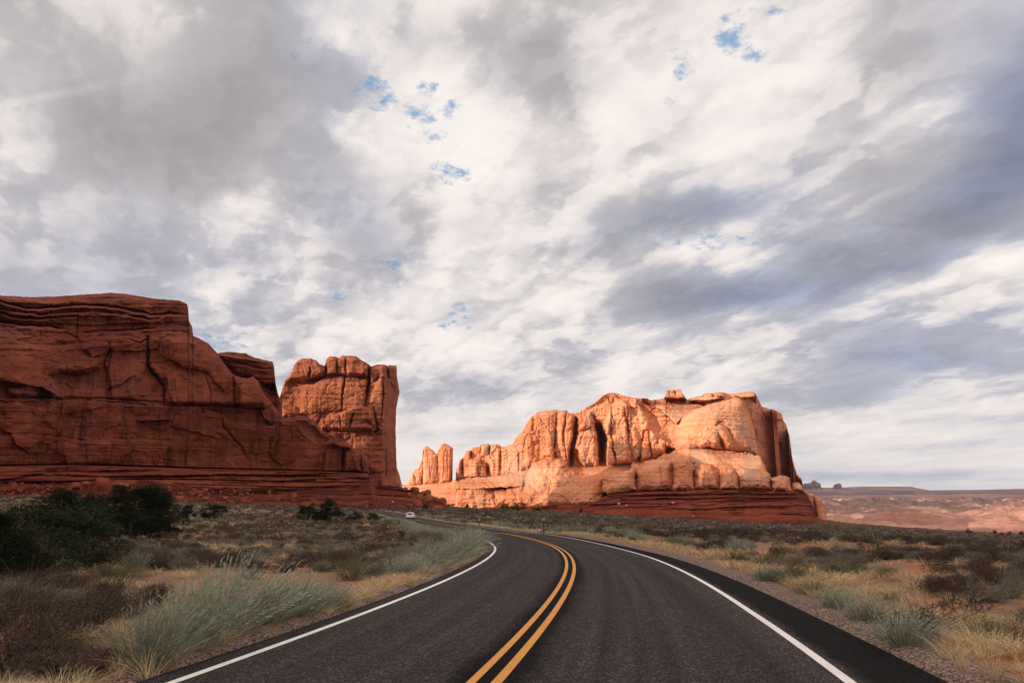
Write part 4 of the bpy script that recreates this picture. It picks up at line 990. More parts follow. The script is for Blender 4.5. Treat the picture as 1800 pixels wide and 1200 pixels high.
# ---- unseen wall out of the frame, added to shade the road and plain
def out_shade_mesa(name, pts, h, th, seed):
    P = resample(np.array(pts, float), 90); tg = np.gradient(P, axis=0); tg /= np.linalg.norm(tg, axis=1)[:, None]; N = np.stack([-tg[:, 1], tg[:, 0]], -1)
    rows = []
    prof = [(0, 0), (4, .12), (6, .35), (8, .7), (11, .92), (18, 1.0), (th - 8, 1.0), (th, .9), (th + 4, .4), (th + 8, 0)]
    for a, b in prof:
        q = P - N * (a + 3 * fbm(P[:, :1] / 20 + a, P[:, 1:] / 20, 3, seed))
        hh = h * (1 + 0.10 * fbm(P[:, 0] / 60, P[:, 1] / 60, 3, seed + 2))
        rows.append(np.c_[q, -6 + b * (hh + 6)])
    Vv = np.array(rows)
    o = mesh_np(name, Vv, grid_faces(*Vv.shape[:2]), M_CLIFF, attrs={'tone': np.full(Vv.shape[:2], .5)})
    return tag(o, kind='structure')
SHADE_MESA = [(-305, 150), (-318, 100), (-325, 50), (-340, -60), (-330, -180), (-250, -300), (-120, -400), (60, -470), (300, -520)]
out_shade_mesa('shade_mesa', SHADE_MESA, 165, 60, 5)

# ------------------------------------------------------------------ far country on the right
u = np.linspace(1330, 2350, 460); dd_ = np.exp(np.linspace(math.log(1050), math.log(5200), 300))
UU, DD = np.meshgrid(u, dd_); XX = (UU - 900) / FP * DD
base = np.interp(DD, [1050, 1500, 2200, 3200, 5200], [-52, -56, -46, -34, -22])
b1 = 1 - np.abs(fbm(XX / 240, DD / 240, 3, 201)) * 1.6
b2 = 1 - np.abs(fbm(XX / 70, DD / 90, 3, 205)) * 1.5
env = sstep(fbm(XX / 700, DD / 900, 3, 211), -0.55, 0.02)
b1 = b1 * (1 + .25 * sstep(DD, 2800, 4600)); b3 = 1 - np.abs(fbm(XX / 26, DD / 40, 3, 209)) * 1.5
hill = base + env * (b1 * 46 + b2 * 26 + b3 * 9 - 38) * np.interp(DD, [1050, 1500, 5200], [.3, 1, 1.0])
def bump(u0, d0, su, sd, h): return h * np.exp(-((UU - u0) / su) ** 2 - ((DD - d0) / sd) ** 2)
hill += bump(1800, 1420, 95, 160, 36) + bump(1660, 1300, 60, 120, 14) + bump(1570, 2100, 80, 250, 20) + bump(1900, 1500, 80, 200, 30)
Vv = np.stack([XX, DD, hill], -1)
# colour attr: olive flats where the ground is low
ol = sstep(env, 0.45, 0.1) * 0.5 + sstep(DD, 1900, 3300) * (.16 + .5 * sstep(fbm(XX / 500, DD / 300, 4, 219), -.25, .3))
def mat_hills():
    m = M_SLICK.copy(); m.name = 'slickrock_and_scrub'
    nt = m.node_tree; b = [n for n in nt.nodes if n.type == 'BSDF_PRINCIPLED'][0]
    src = b.inputs['Base Color'].links[0].from_socket
    at_ = nt.nodes.new('ShaderNodeAttribute'); at_.attribute_name = 'olive'
    P = nt.nodes.new('ShaderNodeNewGeometry'); nz = nt.nodes.new('ShaderNodeTexNoise'); nz.inputs['Scale'].default_value = 0.02; nz.inputs['Detail'].default_value = 7; nz.inputs['Roughness'].default_value = .75
    nt.links.new(P.outputs['Position'], nz.inputs['Vector'])
    ad = nt.nodes.new('ShaderNodeMath'); ad.operation = 'ADD'; nt.links.new(at_.outputs['Fac'], ad.inputs[0]); nt.links.new(nz.outputs[0], ad.inputs[1])
    mr = nt.nodes.new('ShaderNodeMapRange'); mr.inputs[1].default_value = 0.58; mr.inputs[2].default_value = 0.78; nt.links.new(ad.outputs[0], mr.inputs[0])
    mx = nt.nodes.new('ShaderNodeMix'); mx.data_type = 'RGBA'; nt.links.new(mr.outputs[0], mx.inputs[0]); nt.links.new(src, mx.inputs[6]); mx.inputs[7].default_value = (0.165, 0.105, 0.08, 1)
    nt.links.new(mx.outputs[2], b.inputs['Base Color'])
    return m
tag(mesh_np('hills', Vv, grid_faces(*Vv.shape[:2]), mat_hills(), attrs={'tone': 0.5 + 0 * UU, 'olive': ol}), kind='structure')
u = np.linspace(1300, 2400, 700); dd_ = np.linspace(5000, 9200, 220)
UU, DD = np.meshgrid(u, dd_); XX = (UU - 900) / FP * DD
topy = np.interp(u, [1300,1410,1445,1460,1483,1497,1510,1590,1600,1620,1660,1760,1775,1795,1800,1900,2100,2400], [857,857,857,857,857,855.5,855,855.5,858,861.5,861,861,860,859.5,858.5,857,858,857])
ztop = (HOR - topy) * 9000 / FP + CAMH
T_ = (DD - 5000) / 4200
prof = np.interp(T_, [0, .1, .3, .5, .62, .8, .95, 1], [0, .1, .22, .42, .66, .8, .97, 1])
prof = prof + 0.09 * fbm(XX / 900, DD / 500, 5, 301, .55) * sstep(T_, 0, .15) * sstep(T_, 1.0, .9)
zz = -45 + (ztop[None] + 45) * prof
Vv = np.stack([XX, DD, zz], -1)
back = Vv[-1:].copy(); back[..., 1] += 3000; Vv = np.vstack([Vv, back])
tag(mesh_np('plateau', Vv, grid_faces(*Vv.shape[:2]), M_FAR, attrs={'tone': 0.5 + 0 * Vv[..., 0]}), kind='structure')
for top, lab in (([(1400,855),(1411,851),(1414,849),(1420,849),(1424,848),(1427,846),(1428,843.5),(1429.5,845),(1431,843.3),(1433,845),(1435,845.5),(1438,848),(1440,848.5),(1442,850),(1444,856.5)], 'jagged purple butte on the horizon just right of the bright butte'),
                 ([(1464,856.5),(1465,853),(1467,850.8),(1471,850),(1474,849),(1477,849.6),(1479,851),(1480,856.5)], 'small round topped purple butte on the horizon right of the jagged one')):
    r = Relief(np.arange(top[0][0], top[-1][0] + .3, 0.5), top, [(1400, 860), (1480, 860)], 24, seed=401, jag=0.25)
    r.D[:] = 8600; r.D += 60 * fbm(r.U / 3, r.V / 6, 3, 9); r.rim(90, 2)
    tag(r.build('distant_butte', M_FARB, 260, kr=4), lab, 'rock formation')
#PART2
# ------------------------------------------------------------------ boulders
def boulder_mesh(seed, ang=9, sub=4):
    rg = np.random.default_rng(seed)
    import bmesh
    bm = bmesh.new(); bmesh.ops.create_icosphere(bm, subdivisions=sub, radius=1.0)
    P = np.array([v.co[:] for v in bm.verts]); 
    for _ in range(ang):                                  # flat broken faces
        n = rg.normal(size=3); n /= np.linalg.norm(n); h = rg.uniform(.55, .85)
        d = P @ n - h; P = P - np.clip(d, 0, None)[:, None] * n * 0.93
    for i, v in enumerate(bm.verts):
        p = Vector(P[i]); q = mnoise.fractal(p * 2.2 + Vector((seed, 0, 0)), 0.9, 2.2, 5)
        v.co = p * (1 + 0.07 * q)
    me = bpy.data.meshes.new('boulder'); bm.to_mesh(me); bm.free()
    me.polygons.foreach_set('use_smooth', [True] * len(me.polygons)); me.materials.append(M_BOULD)
    a = me.attributes.new('tone', 'FLOAT', 'POINT'); a.data.foreach_set('value', [0.5] * len(me.vertices))
    return me
BM = [boulder_mesh(i) for i in range(5)]
BMP = boulder_mesh(77); BMP.materials[0] = M_PALE
def slope_D(u, y):
    a = np.interp(u, *zip(*DL)); b = np.interp(u, *zip(*DLb)); ty = np.interp(u, [0, 350, 660, 700, 760, 787], [820, 824, 850, 853, 872, 893]); by = np.interp(u, [0, 400, 787], [884, 900, 902])
    T_ = np.clip((y - ty) / (by - ty), 0, 1) ** 1.25
    return a + (b - a) * T_
def boulder(px, py, w, h, k, lab, grp, D=None, pale=False):
    D = slope_D(px, py) - 3 if D is None else D
    c = at(px, py, D); sx_, sz_ = w * D / FP / 2, h * D / FP / 2
    o = bpy.data.objects.new('boulder', BMP if pale else BM[k % 5]); COL.objects.link(o)
    o.location = c; o.scale = (sx_ * 1.12, sx_ * 1.0, sz_ * 1.12); o.rotation_euler = (0, 0, k * 1.3)
    tag(o, lab, 'boulder', grp); return o
gR = 'fallen boulders at the right foot of the dark rocks'
for i, (x, y, w, h, lab) in enumerate([(728,861,15,15,'rounded red boulder high on the rubble slope below the sheer tower edge'), (751,866,13,12,'dark boulder standing up on the skyline of the rubble spur'),
    (738,875,13,14,'smooth upright red boulder in the middle of the rubble spur'), (752,876,19,16,'broad tilted dark boulder in the middle of the rubble spur'), (732,886,18,17,'smooth orange red boulder low on the spur above the white car'),
    (763,878,15,16,'square dark boulder between the tilted one and the end block'), (776,884,18,21,'large sloping boulder forming the right end of the rubble spur'), (768,893,22,9,'low flat slab of rock at the foot of the rubble spur'),
    (712,859,9,7,'small block just under the right foot of the tower'), (721,888,8,6,'small red stone left of the smooth orange boulder'), (741,890,9,8,'small dark stone beside the pale stone low on the spur'), (759,888,10,8,'small red stone under the square dark boulder'),
    (719,869,10,9,'blocky red stone left of the upright smooth boulder'), (744,866,9,8,'small dark block left of the skyline boulder')]):
    boulder(x, y, w, h, i, lab, gR)
gL = 'fallen boulders under the long cliff'
for i, (x, y, w, h, lab) in enumerate([(181,850,27,24,'big rounded boulder under the cliff behind the junipers'), (131,853,18,13,'rounded brown boulder left of the biggest one under the cliff'), (150,850,16,10,'dark rock wedged left of the biggest boulder under the cliff'),
    (211,854,24,15,'squat dark boulder right of the biggest one under the cliff'), (262,862,26,7,'long pale flat slab lying right of the squat dark boulder'), (312,877,26,14,'pale topped flat block on the slope right of the tall juniper'),
    (286,866,12,9,'small block above the pale topped flat block'), (515,872,14,13,'upright pale red boulder on the slope above the middle juniper'), (500,890,9,6,'small red stone above the left end of the middle juniper'),
    (575,883,13,8,'red stone just above the top of the middle juniper'), (360,876,12,8,'small red block on the slope below the cliff foot'), (428,880,10,6,'small flat red stone halfway along the slope'), (120,862,12,8,'small brown block just above the leftmost junipers'),
    (590,886,10,6,'small stone on the slope right of the middle juniper top')]):
    boulder(x, y, w, h, i + 2, lab, gL)
for x, y, w, h, lab, D in ((690,882,5,5,'small pale stone on the slope above the white car',None), (738,893,5,3,'tiny white stone at the foot of the rubble spur',None),
                    (1088,885,6,5,'pale stone high on the red slope below the rounded blocks, left of its pair',775), (1101,888,5,4,'pale stone on the red slope just right of a similar one',775), (1183,883,7,4,'flat pale stone halfway along the red slope',775),
                    (1218,907,3,3,'tiny white stone low on the red slope',760), (1398,927,7,3,'pale stone at the foot of the red slope near its right end',752)):
    boulder(x, y, w, h, 3, lab, 'pale stones on the slopes', D, True)
p_ = unproj([(949, 935)])[0]
o = bpy.data.objects.new('boulder', BMP); COL.objects.link(o); o.location = p_ + np.array([0, 0.2, .1]); o.scale = (.42, .5, .28)
tag(o, 'low pale rock lying at the road edge beside the tall black post', 'boulder')

# ------------------------------------------------------------------ plants
def mat_leaf(name, c1, c2, rnd=0.35, trans=0.25):
    m, q, b = mat_new(name)
    tn = q.n('ShaderNodeAttribute', attribute_name='tone').outputs['Fac']
    oi = q.n('ShaderNodeObjectInfo').outputs['Random']
    P = q.n('ShaderNodeNewGeometry').outputs['Position']; n = q.noise(P, 0.8, 3)
    f = q.m('ADD', q.m('MULTIPLY', tn, 0.75), q.m('MULTIPLY', n.outputs[0], 0.3), clamp=True)
    c = q.mix(f, c1, c2)
    c = q.vm('SCALE', c, q.m('MULTIPLY_ADD', oi, rnd, 1 - rnd / 2))
    q.link(c, b.inputs['Base Color']); b.inputs['Roughness'].default_value = 0.8; b.inputs['Specular IOR Level'].default_value = 0.1
    return m
ML_SAGE = mat_leaf('sage_leaf', (0.165, 0.178, 0.12), (0.43, 0.465, 0.34))
ML_GREEN = mat_leaf('green_brush_leaf', (0.115, 0.11, 0.048), (0.25, 0.225, 0.105))
ML_DARK = mat_leaf('dark_brush_leaf', (0.055, 0.038, 0.030), (0.15, 0.105, 0.075))
ML_GREY = mat_leaf('grey_brush_leaf', (0.15, 0.125, 0.09), (0.29, 0.25, 0.185))
ML_STRAW = mat_leaf('straw_grass', (0.36, 0.25, 0.12), (0.82, 0.63, 0.36))
ML_JUN = mat_leaf('juniper_leaf', (0.007, 0.011, 0.006), (0.024, 0.034, 0.015), 0.2)
ML_JUNL = mat_leaf('juniper_leaf_lighter', (0.011, 0.017, 0.008), (0.045, 0.062, 0.026), 0.2)
M_TWIG = mat_plain('dry_twig', (0.14, 0.105, 0.085), 0.9, var=.3, scale=6)
M_DEAD = mat_plain('dead_wood', (0.045, 0.035, 0.03), 0.9, var=.3, scale=6)
M_BARK = mat_plain('juniper_bark', (0.10, 0.07, 0.05), 0.9, var=.3, scale=9)

def strips(base, dirn, L, w, bend, seg, rg, tone):
    """quad strips: base(n,3), dirn(n,3) unit, length L(n), width w(n), bend(n,3)"""
    n = len(base); s = np.linspace(0, 1, seg + 1)[None, :, None]
    C_ = base[:, None] + dirn[:, None] * L[:, None, None] * s + bend[:, None] * L[:, None, None] * s ** 2
    sd = np.cross(dirn, rg.normal(size=(n, 3))); sd /= np.linalg.norm(sd, axis=1)[:, None] + 1e-9
    ww = (w[:, None, None] * 0.5) * (1 - 0.85 * s ** 1.5)
    V = np.stack([C_ - sd[:, None] * ww, C_ + sd[:, None] * ww], 2)         # n, seg+1, 2, 3
    i = np.arange(n)[:, None] * (seg + 1) * 2 + np.arange(seg)[None] * 2
    F = np.stack([i, i + 1, i + 3, i + 2], -1).reshape(-1, 4)
    T = np.repeat(tone, (seg + 1) * 2)
    return V.reshape(-1, 3), F, T
def cat(parts):
    V, F, T = [], [], []; o = 0
    for v, f, t_ in parts: V.append(v); F.append(f + o); T.append(t_); o += len(v)
    return np.vstack(V), np.vstack(F), np.concatenate(T)
def outward(n, rg, spread):
    a = rg.uniform(0, 2 * math.pi, n); tl = spread * rg.uniform(0, 1, n) ** 0.7
    return np.stack([np.sin(tl) * np.cos(a), np.sin(tl) * np.sin(a), np.cos(tl)], -1)
def tpl_plume(rg, stems=170, leaves=13, R=.35, H=.85, spread=.85, lw=.013, ll=.085, wind=(.25, .05)):
    d = outward(stems, rg, spread); base = np.c_[d[:, :2] * R * rg.uniform(.2, 1, (stems, 1)), 0 * d[:, :1]]
    L = H * rg.uniform(.62, 1.0, stems) * (1 - .25 * (1 - d[:, 2])); bend = np.c_[d[:, :2] * .12 + np.array(wind), np.full(stems, -.06)] + rg.normal(size=(stems, 3)) * .05
    parts = [strips(base, d, L, np.full(stems, .007), bend, 4, rg, rg.uniform(0, .3, stems))]
    s = rg.uniform(.22, 1.0, (stems, leaves)); st = s[..., None]
    P = base[:, None] + d[:, None] * L[:, None, None] * st + bend[:, None] * L[:, None, None] * st ** 2
    dd = d[:, None] + 2 * bend[:, None] * st + rg.normal(size=(stems, leaves, 3)) * .28; dd /= np.linalg.norm(dd, axis=-1)[..., None]
    n = stems * leaves
    parts.append(strips(P.reshape(-1, 3), dd.reshape(-1, 3), ll * rg.uniform(.6, 1.3, n), lw * rg.uniform(.7, 1.3, n), rg.normal(size=(n, 3)) * .1, 1, rg, np.clip(-.12 + .95 * s.reshape(-1) + np.repeat(rg.normal(size=stems) * .14, leaves) + rg.normal(size=n) * .12, 0, 1)))
    return cat(parts)
def tpl_dome(rg, n=1500, R=.5, H=.55, leaf=.035, twigs=70, lumps=7, up=.5):
    c = np.c_[rg.uniform(-.5, .5, (lumps, 2)) * R * 1.1, rg.uniform(.35, .75, lumps) * H]; rr = rg.uniform(.3, .5, lumps) * R
    k = rg.integers(0, lumps, n); d = rg.normal(size=(n, 3)); d /= np.linalg.norm(d, axis=1)[:, None]
    P = c[k] + d * (rr[k] * rg.uniform(.55, 1.05, n))[:, None] * np.array([1, 1, .85]); P[:, 2] = np.abs(P[:, 2])
    dd = d + rg.normal(size=(n, 3)) * .7 + np.array([0, 0, up]); dd /= np.linalg.norm(dd, axis=1)[:, None]
    parts = [strips(P, dd, leaf * rg.uniform(.8, 2.0, n), leaf * rg.uniform(.35, .7, n), rg.normal(size=(n, 3)) * .2, 1, rg, rg.uniform(0, 1, n) * (.4 + .6 * P[:, 2] / H))]
    if twigs:
        d = outward(twigs, rg, 1.15); parts.append(strips(d * 0, d, H * rg.uniform(.7, 1.3, twigs), np.full(twigs, .008 + leaf * .1), rg.normal(size=(twigs, 3)) * .2, 4, rg, rg.uniform(.1, .75, twigs)))
    return cat(parts)
def tpl_grass(rg, n=150, H=.38, R=.12, spread=.75, w=.006, seg=4):
    d = outward(n, rg, spread); base = np.c_[d[:, :2] * R + rg.normal(size=(n, 2)) * R * .3, 0 * d[:, :1]]
    bend = np.c_[d[:, :2] * .45 + rg.normal(size=(n, 2)) * .2, -.28 * np.ones(n)]
    return strips(base, d, H * rg.uniform(.45, 1.15, n), w * rg.uniform(.7, 1.4, n), bend, seg, rg, rg.uniform(0, 1, n))
def mk_plant(name, tpls, mat):
    out = []
    for v, f, t_ in tpls:
        o = mesh_np(name, v, f, mat, attrs={'tone': t_}); out.append(o.data); bpy.data.objects.remove(o)
    return out
rgp = np.random.default_rng(21)
P_SAGE = mk_plant('sagebrush', [tpl_plume(rgp, 230, 20, R=.42, lw=.009, ll=.055, spread=.95) for _ in range(4)], ML_SAGE)
P_SAGED = mk_plant('sagebrush', [tpl_plume(rgp, 200, 14, R=.4, lw=.012, ll=.06, spread=1.0, wind=(.12, .0)) for _ in range(3)], ML_SAGE)
P_GREEN = mk_plant('green_rabbitbrush', [tpl_plume(rgp, 230, 14, wind=(.05, 0), spread=1.1, ll=.045, lw=.012, R=.5, H=.75) for _ in range(3)], ML_GREEN)
P_DARK = mk_plant('blackbrush', [tpl_dome(rgp, 3600, leaf=.019, twigs=150, lumps=9) for _ in range(4)], ML_DARK)
P_GREY = mk_plant('grey_saltbush', [tpl_dome(rgp, 3000, up=.9, leaf=.022, H=.5, twigs=120, lumps=9) for _ in range(3)], ML_GREY)
P_TUFT = mk_plant('grass_tuft', [tpl_grass(rgp) for _ in range(4)], ML_STRAW)
P_TALL = mk_plant('tall_grass', [tpl_grass(rgp, 60, .75, .1, .5, .007, 6) for _ in range(2)], ML_STRAW)

def inst(name, me, x, y, h, rz, lab, c, grp, wide=1.0, H0=.85, sink=.03):
    o = bpy.data.objects.new(name, me); COL.objects.link(o)
    k = h / H0
    o.location = (x, y, float(zground(np.array([x]), np.array([y]))[0]) - sink); o.scale = (k * wide, k * wide, k); o.rotation_euler = (0, 0, rz)
    return tag(o, lab, c, grp)

# large plants one can point to
named = [  # px, base y, height px, width factor, kind, label
 (262,1168,132,.85,'S','pale green windswept sagebrush nearest the bottom left, beside the road shoulder'),
 (330,1140,142,.85,'S','tall windswept sagebrush second from the bottom left'),
 (398,1110,146,.95,'S','tallest feathery sagebrush in the left clump, leaning right'),
 (468,1092,98,1.0,'S','broad dark based sagebrush between the tallest one and the yellow grass'),
 (524,1080,80,.95,'S','silvery sagebrush at the right end of the big left clump'),
 (570,1068,58,1.0,'S','low sagebrush closing the big left clump by the yellow grass'),
 (715,1008,42,1.5,'S','wide pale sagebrush at the near end of the long roadside hedge'),
 (1588,1130,66,1.35,'S','rounded pale sagebrush standing alone nearest the gravel on the right'),
 (1522,1087,54,1.3,'S','grey green sagebrush left of the rounded one on the right side'),
 (1470,1064,44,1.3,'S','sagebrush at the near left of the right hand group'),
 (1350,1018,36,1.3,'S','pale sagebrush by the straw grass on the right shoulder'),
 (1432,1040,38,1.4,'G','olive green brush behind the straw grass on the right shoulder'),
 (748,1000,46,1.6,'S','pale sagebrush second from the near end of the long roadside hedge'),
 (780,988,44,1.6,'S','tall soft sagebrush halfway along the roadside hedge on the inner bend'),
 (806,977,43,1.6,'S','silvery sagebrush past the middle of the roadside hedge on the inner bend'),
 (818,967,40,1.35,'S','sagebrush near the far end of the roadside hedge on the inner bend'),
 (832,958,34,1.15,'S','last tall sagebrush of the roadside hedge right against the tightest part of the white line'),
 (826,948,26,1.2,'S','low sagebrush behind the far end of the roadside hedge'),
 (800,952,30,1.8,'S','broad pale sagebrush behind the middle of the roadside hedge'),
 (762,955,30,1.8,'E','grey bush standing behind the near half of the roadside hedge'),
 (812,938,22,2.0,'E','wide grey bush between the far road and the hedge on the inner bend'),
 (770,934,20,2.0,'G','olive green bush between the white car and the hedge on the inner bend'),
 (655,1015,34,1.6,'E','grey bush left of the near end of the roadside hedge'),
 (1740,1112,56,1.3,'G','olive green bush near the right edge in front of the dead branches'),
 (1570,1060,36,1.5,'G','low olive bush behind the two sagebrushes on the right'),
 (1390,1012,34,1.3,'G','bright green bush beside the pale sagebrush on the right shoulder'),
 (215,1025,44,1.4,'G','low olive bush in front of the junipers on the left'),
 (330,1005,30,1.6,'E','grey bush in the straw grass right of the junipers'),
 (190,975,26,1.6,'E','small grey bush at the foot of the junipers'),
 (15,1188,95,1.5,'D','near black brush filling the very corner at the bottom left'),
 (78,1196,62,1.4,'E','dull grey bush along the bottom edge right of the corner'),
 (5,1120,85,1.5,'D','dark brush on the left edge above the corner'),
 (112,1142,56,1.3,'G','dull green bush between the corner brush and the windswept sagebrush'),
 (10,1070,50,1.5,'E','grey bush on the left edge below the nearest juniper'),
 (175,1172,50,1.5,'D','low dark brush touching the foot of the nearest windswept sagebrush'),
 (70,1140,80,1.6,'D','dark tangled bush in the bottom left corner'),
 (150,1105,70,1.6,'D','dark brush beside the red bare soil on the left'),
 (40,1060,55,1.6,'D','dark brush under the nearest juniper'),
 (190,1060,42,1.7,'D','low black brown brush behind the windswept sagebrush'),
 (275,1000,34,1.5,'D','round dark bush in the pale straw on the left'),
 (120,1190,70,1.5,'D','dark brush at the very bottom left beside the sagebrush'),
 (1690,1050,44,1.8,'D','wide dark olive brush at the right edge behind the dead branches'),
 (1620,1105,44,1.6,'D','dark brush behind the rounded sagebrush on the right')]
KIND = {'S': ('sagebrush', P_SAGE, .85, 'sagebrush'), 'G': ('green_rabbitbrush', P_GREEN, .85, 'bush'), 'E': ('grey_saltbush', P_GREY, .6, 'bush'), 'D': ('blackbrush', P_DARK, .6, 'bush')}
GRP = {'S': 'pale sagebrush along the road', 'G': 'olive green bushes', 'E': 'grey bushes on the plain', 'D': 'dark low bushes on the plain'}
taken = []
for i, (px, py, hp, wd, k, lab) in enumerate(named):
    p = unproj([(px, py)])[0]; nm, ms, H0, c = KIND[k]
    h = hp * p[1] / FP
    inst(nm, ms[i % len(ms)], p[0], p[1], h, (i * .37) % .9 - .4 if k == 'S' else i * 1.7, lab, c, GRP[k], wd * (.95 if k == 'S' else .9), H0)
    taken.append((p[0], p[1], h * wd * .55))
taken = np.array(taken)

# scattered plants
def scatter(n_try, ymin, ymax, dens, kind):
    """uniform points over the seen wedge, kept with probability dens(x, y, off)"""
    y = np.sqrt(rgp.uniform(ymin ** 2, ymax ** 2, n_try)); x = rgp.uniform(-.80, .80, n_try) * y
    r_ = road_off(x, y); out = np.maximum(-r_ - PAVL, r_ - PAVR)
    pr = dens(x, y, r_, out) * (1 - .92 * (1 - sstep(fbm(x / 5.5, y / 5.5, 3, 99), -.42, -.12)) * (out > 2.2)) * (1.6 * (ymax ** 2 - ymin ** 2) / 2 / n_try)
    k = (rgp.uniform(size=n_try) < pr) & (out > .25)
    x, y = x[k], y[k]
    if len(x):
        d = np.hypot(x[:, None] - taken[None, :, 0], y[:, None] - taken[None, :, 1]) / taken[None, :, 2]
        k2 = d.min(1) > .8; x, y = x[k2], y[k2]
    return x, y
pt = lambda x, y, s, sd: sstep(fbm(x / s, y / s, 3, sd), -.25, .25)
fld = lambda y: np.interp(y, [8, 60, 140, 260, 460, 700], [1, 1, .62, .22, .07, .025])
dD = lambda x, y, r_, o: np.where(r_ > 0, 1.5, 1.0) * (.12 + .62 * pt(x, y, 9, 61)) * sstep(o, 1.5, 5) * fld(y)
dE = lambda x, y, r_, o: (.16 + .55 * pt(x, y, 11, 63)) * sstep(o, 1.5, 4) * fld(y)
dG = lambda x, y, r_, o: (.12 * pt(x, y, 14, 65)) * sstep(o, 1.0, 4) * fld(y) + .18 * pt(x, y, 5, 66) * sstep(o, .8, 2.0) * sstep(o, 7, 4) * (y < 140)
dS = lambda x, y, r_, o: np.where(r_ < 0, 1.5 * pt(x, y, 6, 67) * sstep(o, .9, 1.6) * sstep(o, 4.2, 3.0) * sstep(y, 7, 9), .7 * pt(x, y, 5, 68) * sstep(o, 1.8, 2.6) * sstep(o, 5.5, 4.0)) * (y < 230) + .02 * pt(x, y, 12, 69) * sstep(o, 3, 8) * fld(y)
dT = lambda x, y, r_, o: np.where(r_ < 0, 8.5 * sstep(o, .22, .4) * sstep(o, 1.5, .9), 6.5 * sstep(o, .7, 1.3) * sstep(o, 3.8, 2.2)) * (y < 130) * (.6 + .4 * pt(x, y, 4, 71)) + (.5 + 1.7 * pt(x, y, 7, 72)) * sstep(o, 1, 4) * fld(y)
spec = [('D', 90000, dD, (.30, .58), 'blackbrush', P_DARK, .6, ML_DARK, 'bush'), ('E', 60000, dE, (.28, .5), 'grey_saltbush', P_GREY, .6, ML_GREY, 'bush'), ('G', 50000, dG, (.4, .75), 'green_rabbitbrush', P_GREEN, .85, ML_GREEN, 'bush'),
        ('S', 60000, dS, (.55, .95), 'sagebrush', P_SAGED, .85, ML_SAGE, 'sagebrush'), ('T', 150000, dT, (.24, .46), 'grass_tuft', P_TUFT, .38, ML_STRAW, 'grass tuft')]
def lowres(k, rg, lv):
    if k == 'T': return tpl_grass(rg, (22, 8)[lv], .38, .16, .8, (.02, .06)[lv], 2 if lv == 0 else 1)
    if k in 'DE': return tpl_dome(rg, (170, 34)[lv], .5, .55, (.09, .2)[lv], 0, 5, .5)
    d = outward((130, 30)[lv], rg, 1.0); n = len(d)
    base = d * np.array([.34, .34, .38]) * rg.uniform(.4, 1.3, (n, 1)); base[:, 2] = np.abs(base[:, 2])
    return strips(base, d, np.full(n, (.36, .42)[lv]) * rg.uniform(.7, 1.2, n), np.full(n, (.045, .12)[lv]), np.c_[d[:, :2] * .1 + .12, np.zeros(n)], 2 if lv == 0 else 1, rg, rg.uniform(.2, 1, n))
LABS = {'D': 'low dark brown bush scattered among straw grass on the plain', 'E': 'small grey bush scattered among darker brush on the open plain', 'G': 'small olive green bush growing in the roadside scrub',
        'S': 'pale silvery green sagebrush standing out from the browner scrub', 'T': 'dry straw coloured grass tuft at the roadside and between bushes'}
GRP['T'] = 'dry grass tufts beside the road'
STUFFN = {'D': 'dark_scrub', 'E': 'grey_scrub', 'G': 'green_scrub', 'S': 'sage_scrub', 'T': 'dry_grass'}
NIND = {'D': 270, 'E': 200, 'G': 160, 'S': 280, 'T': 290}
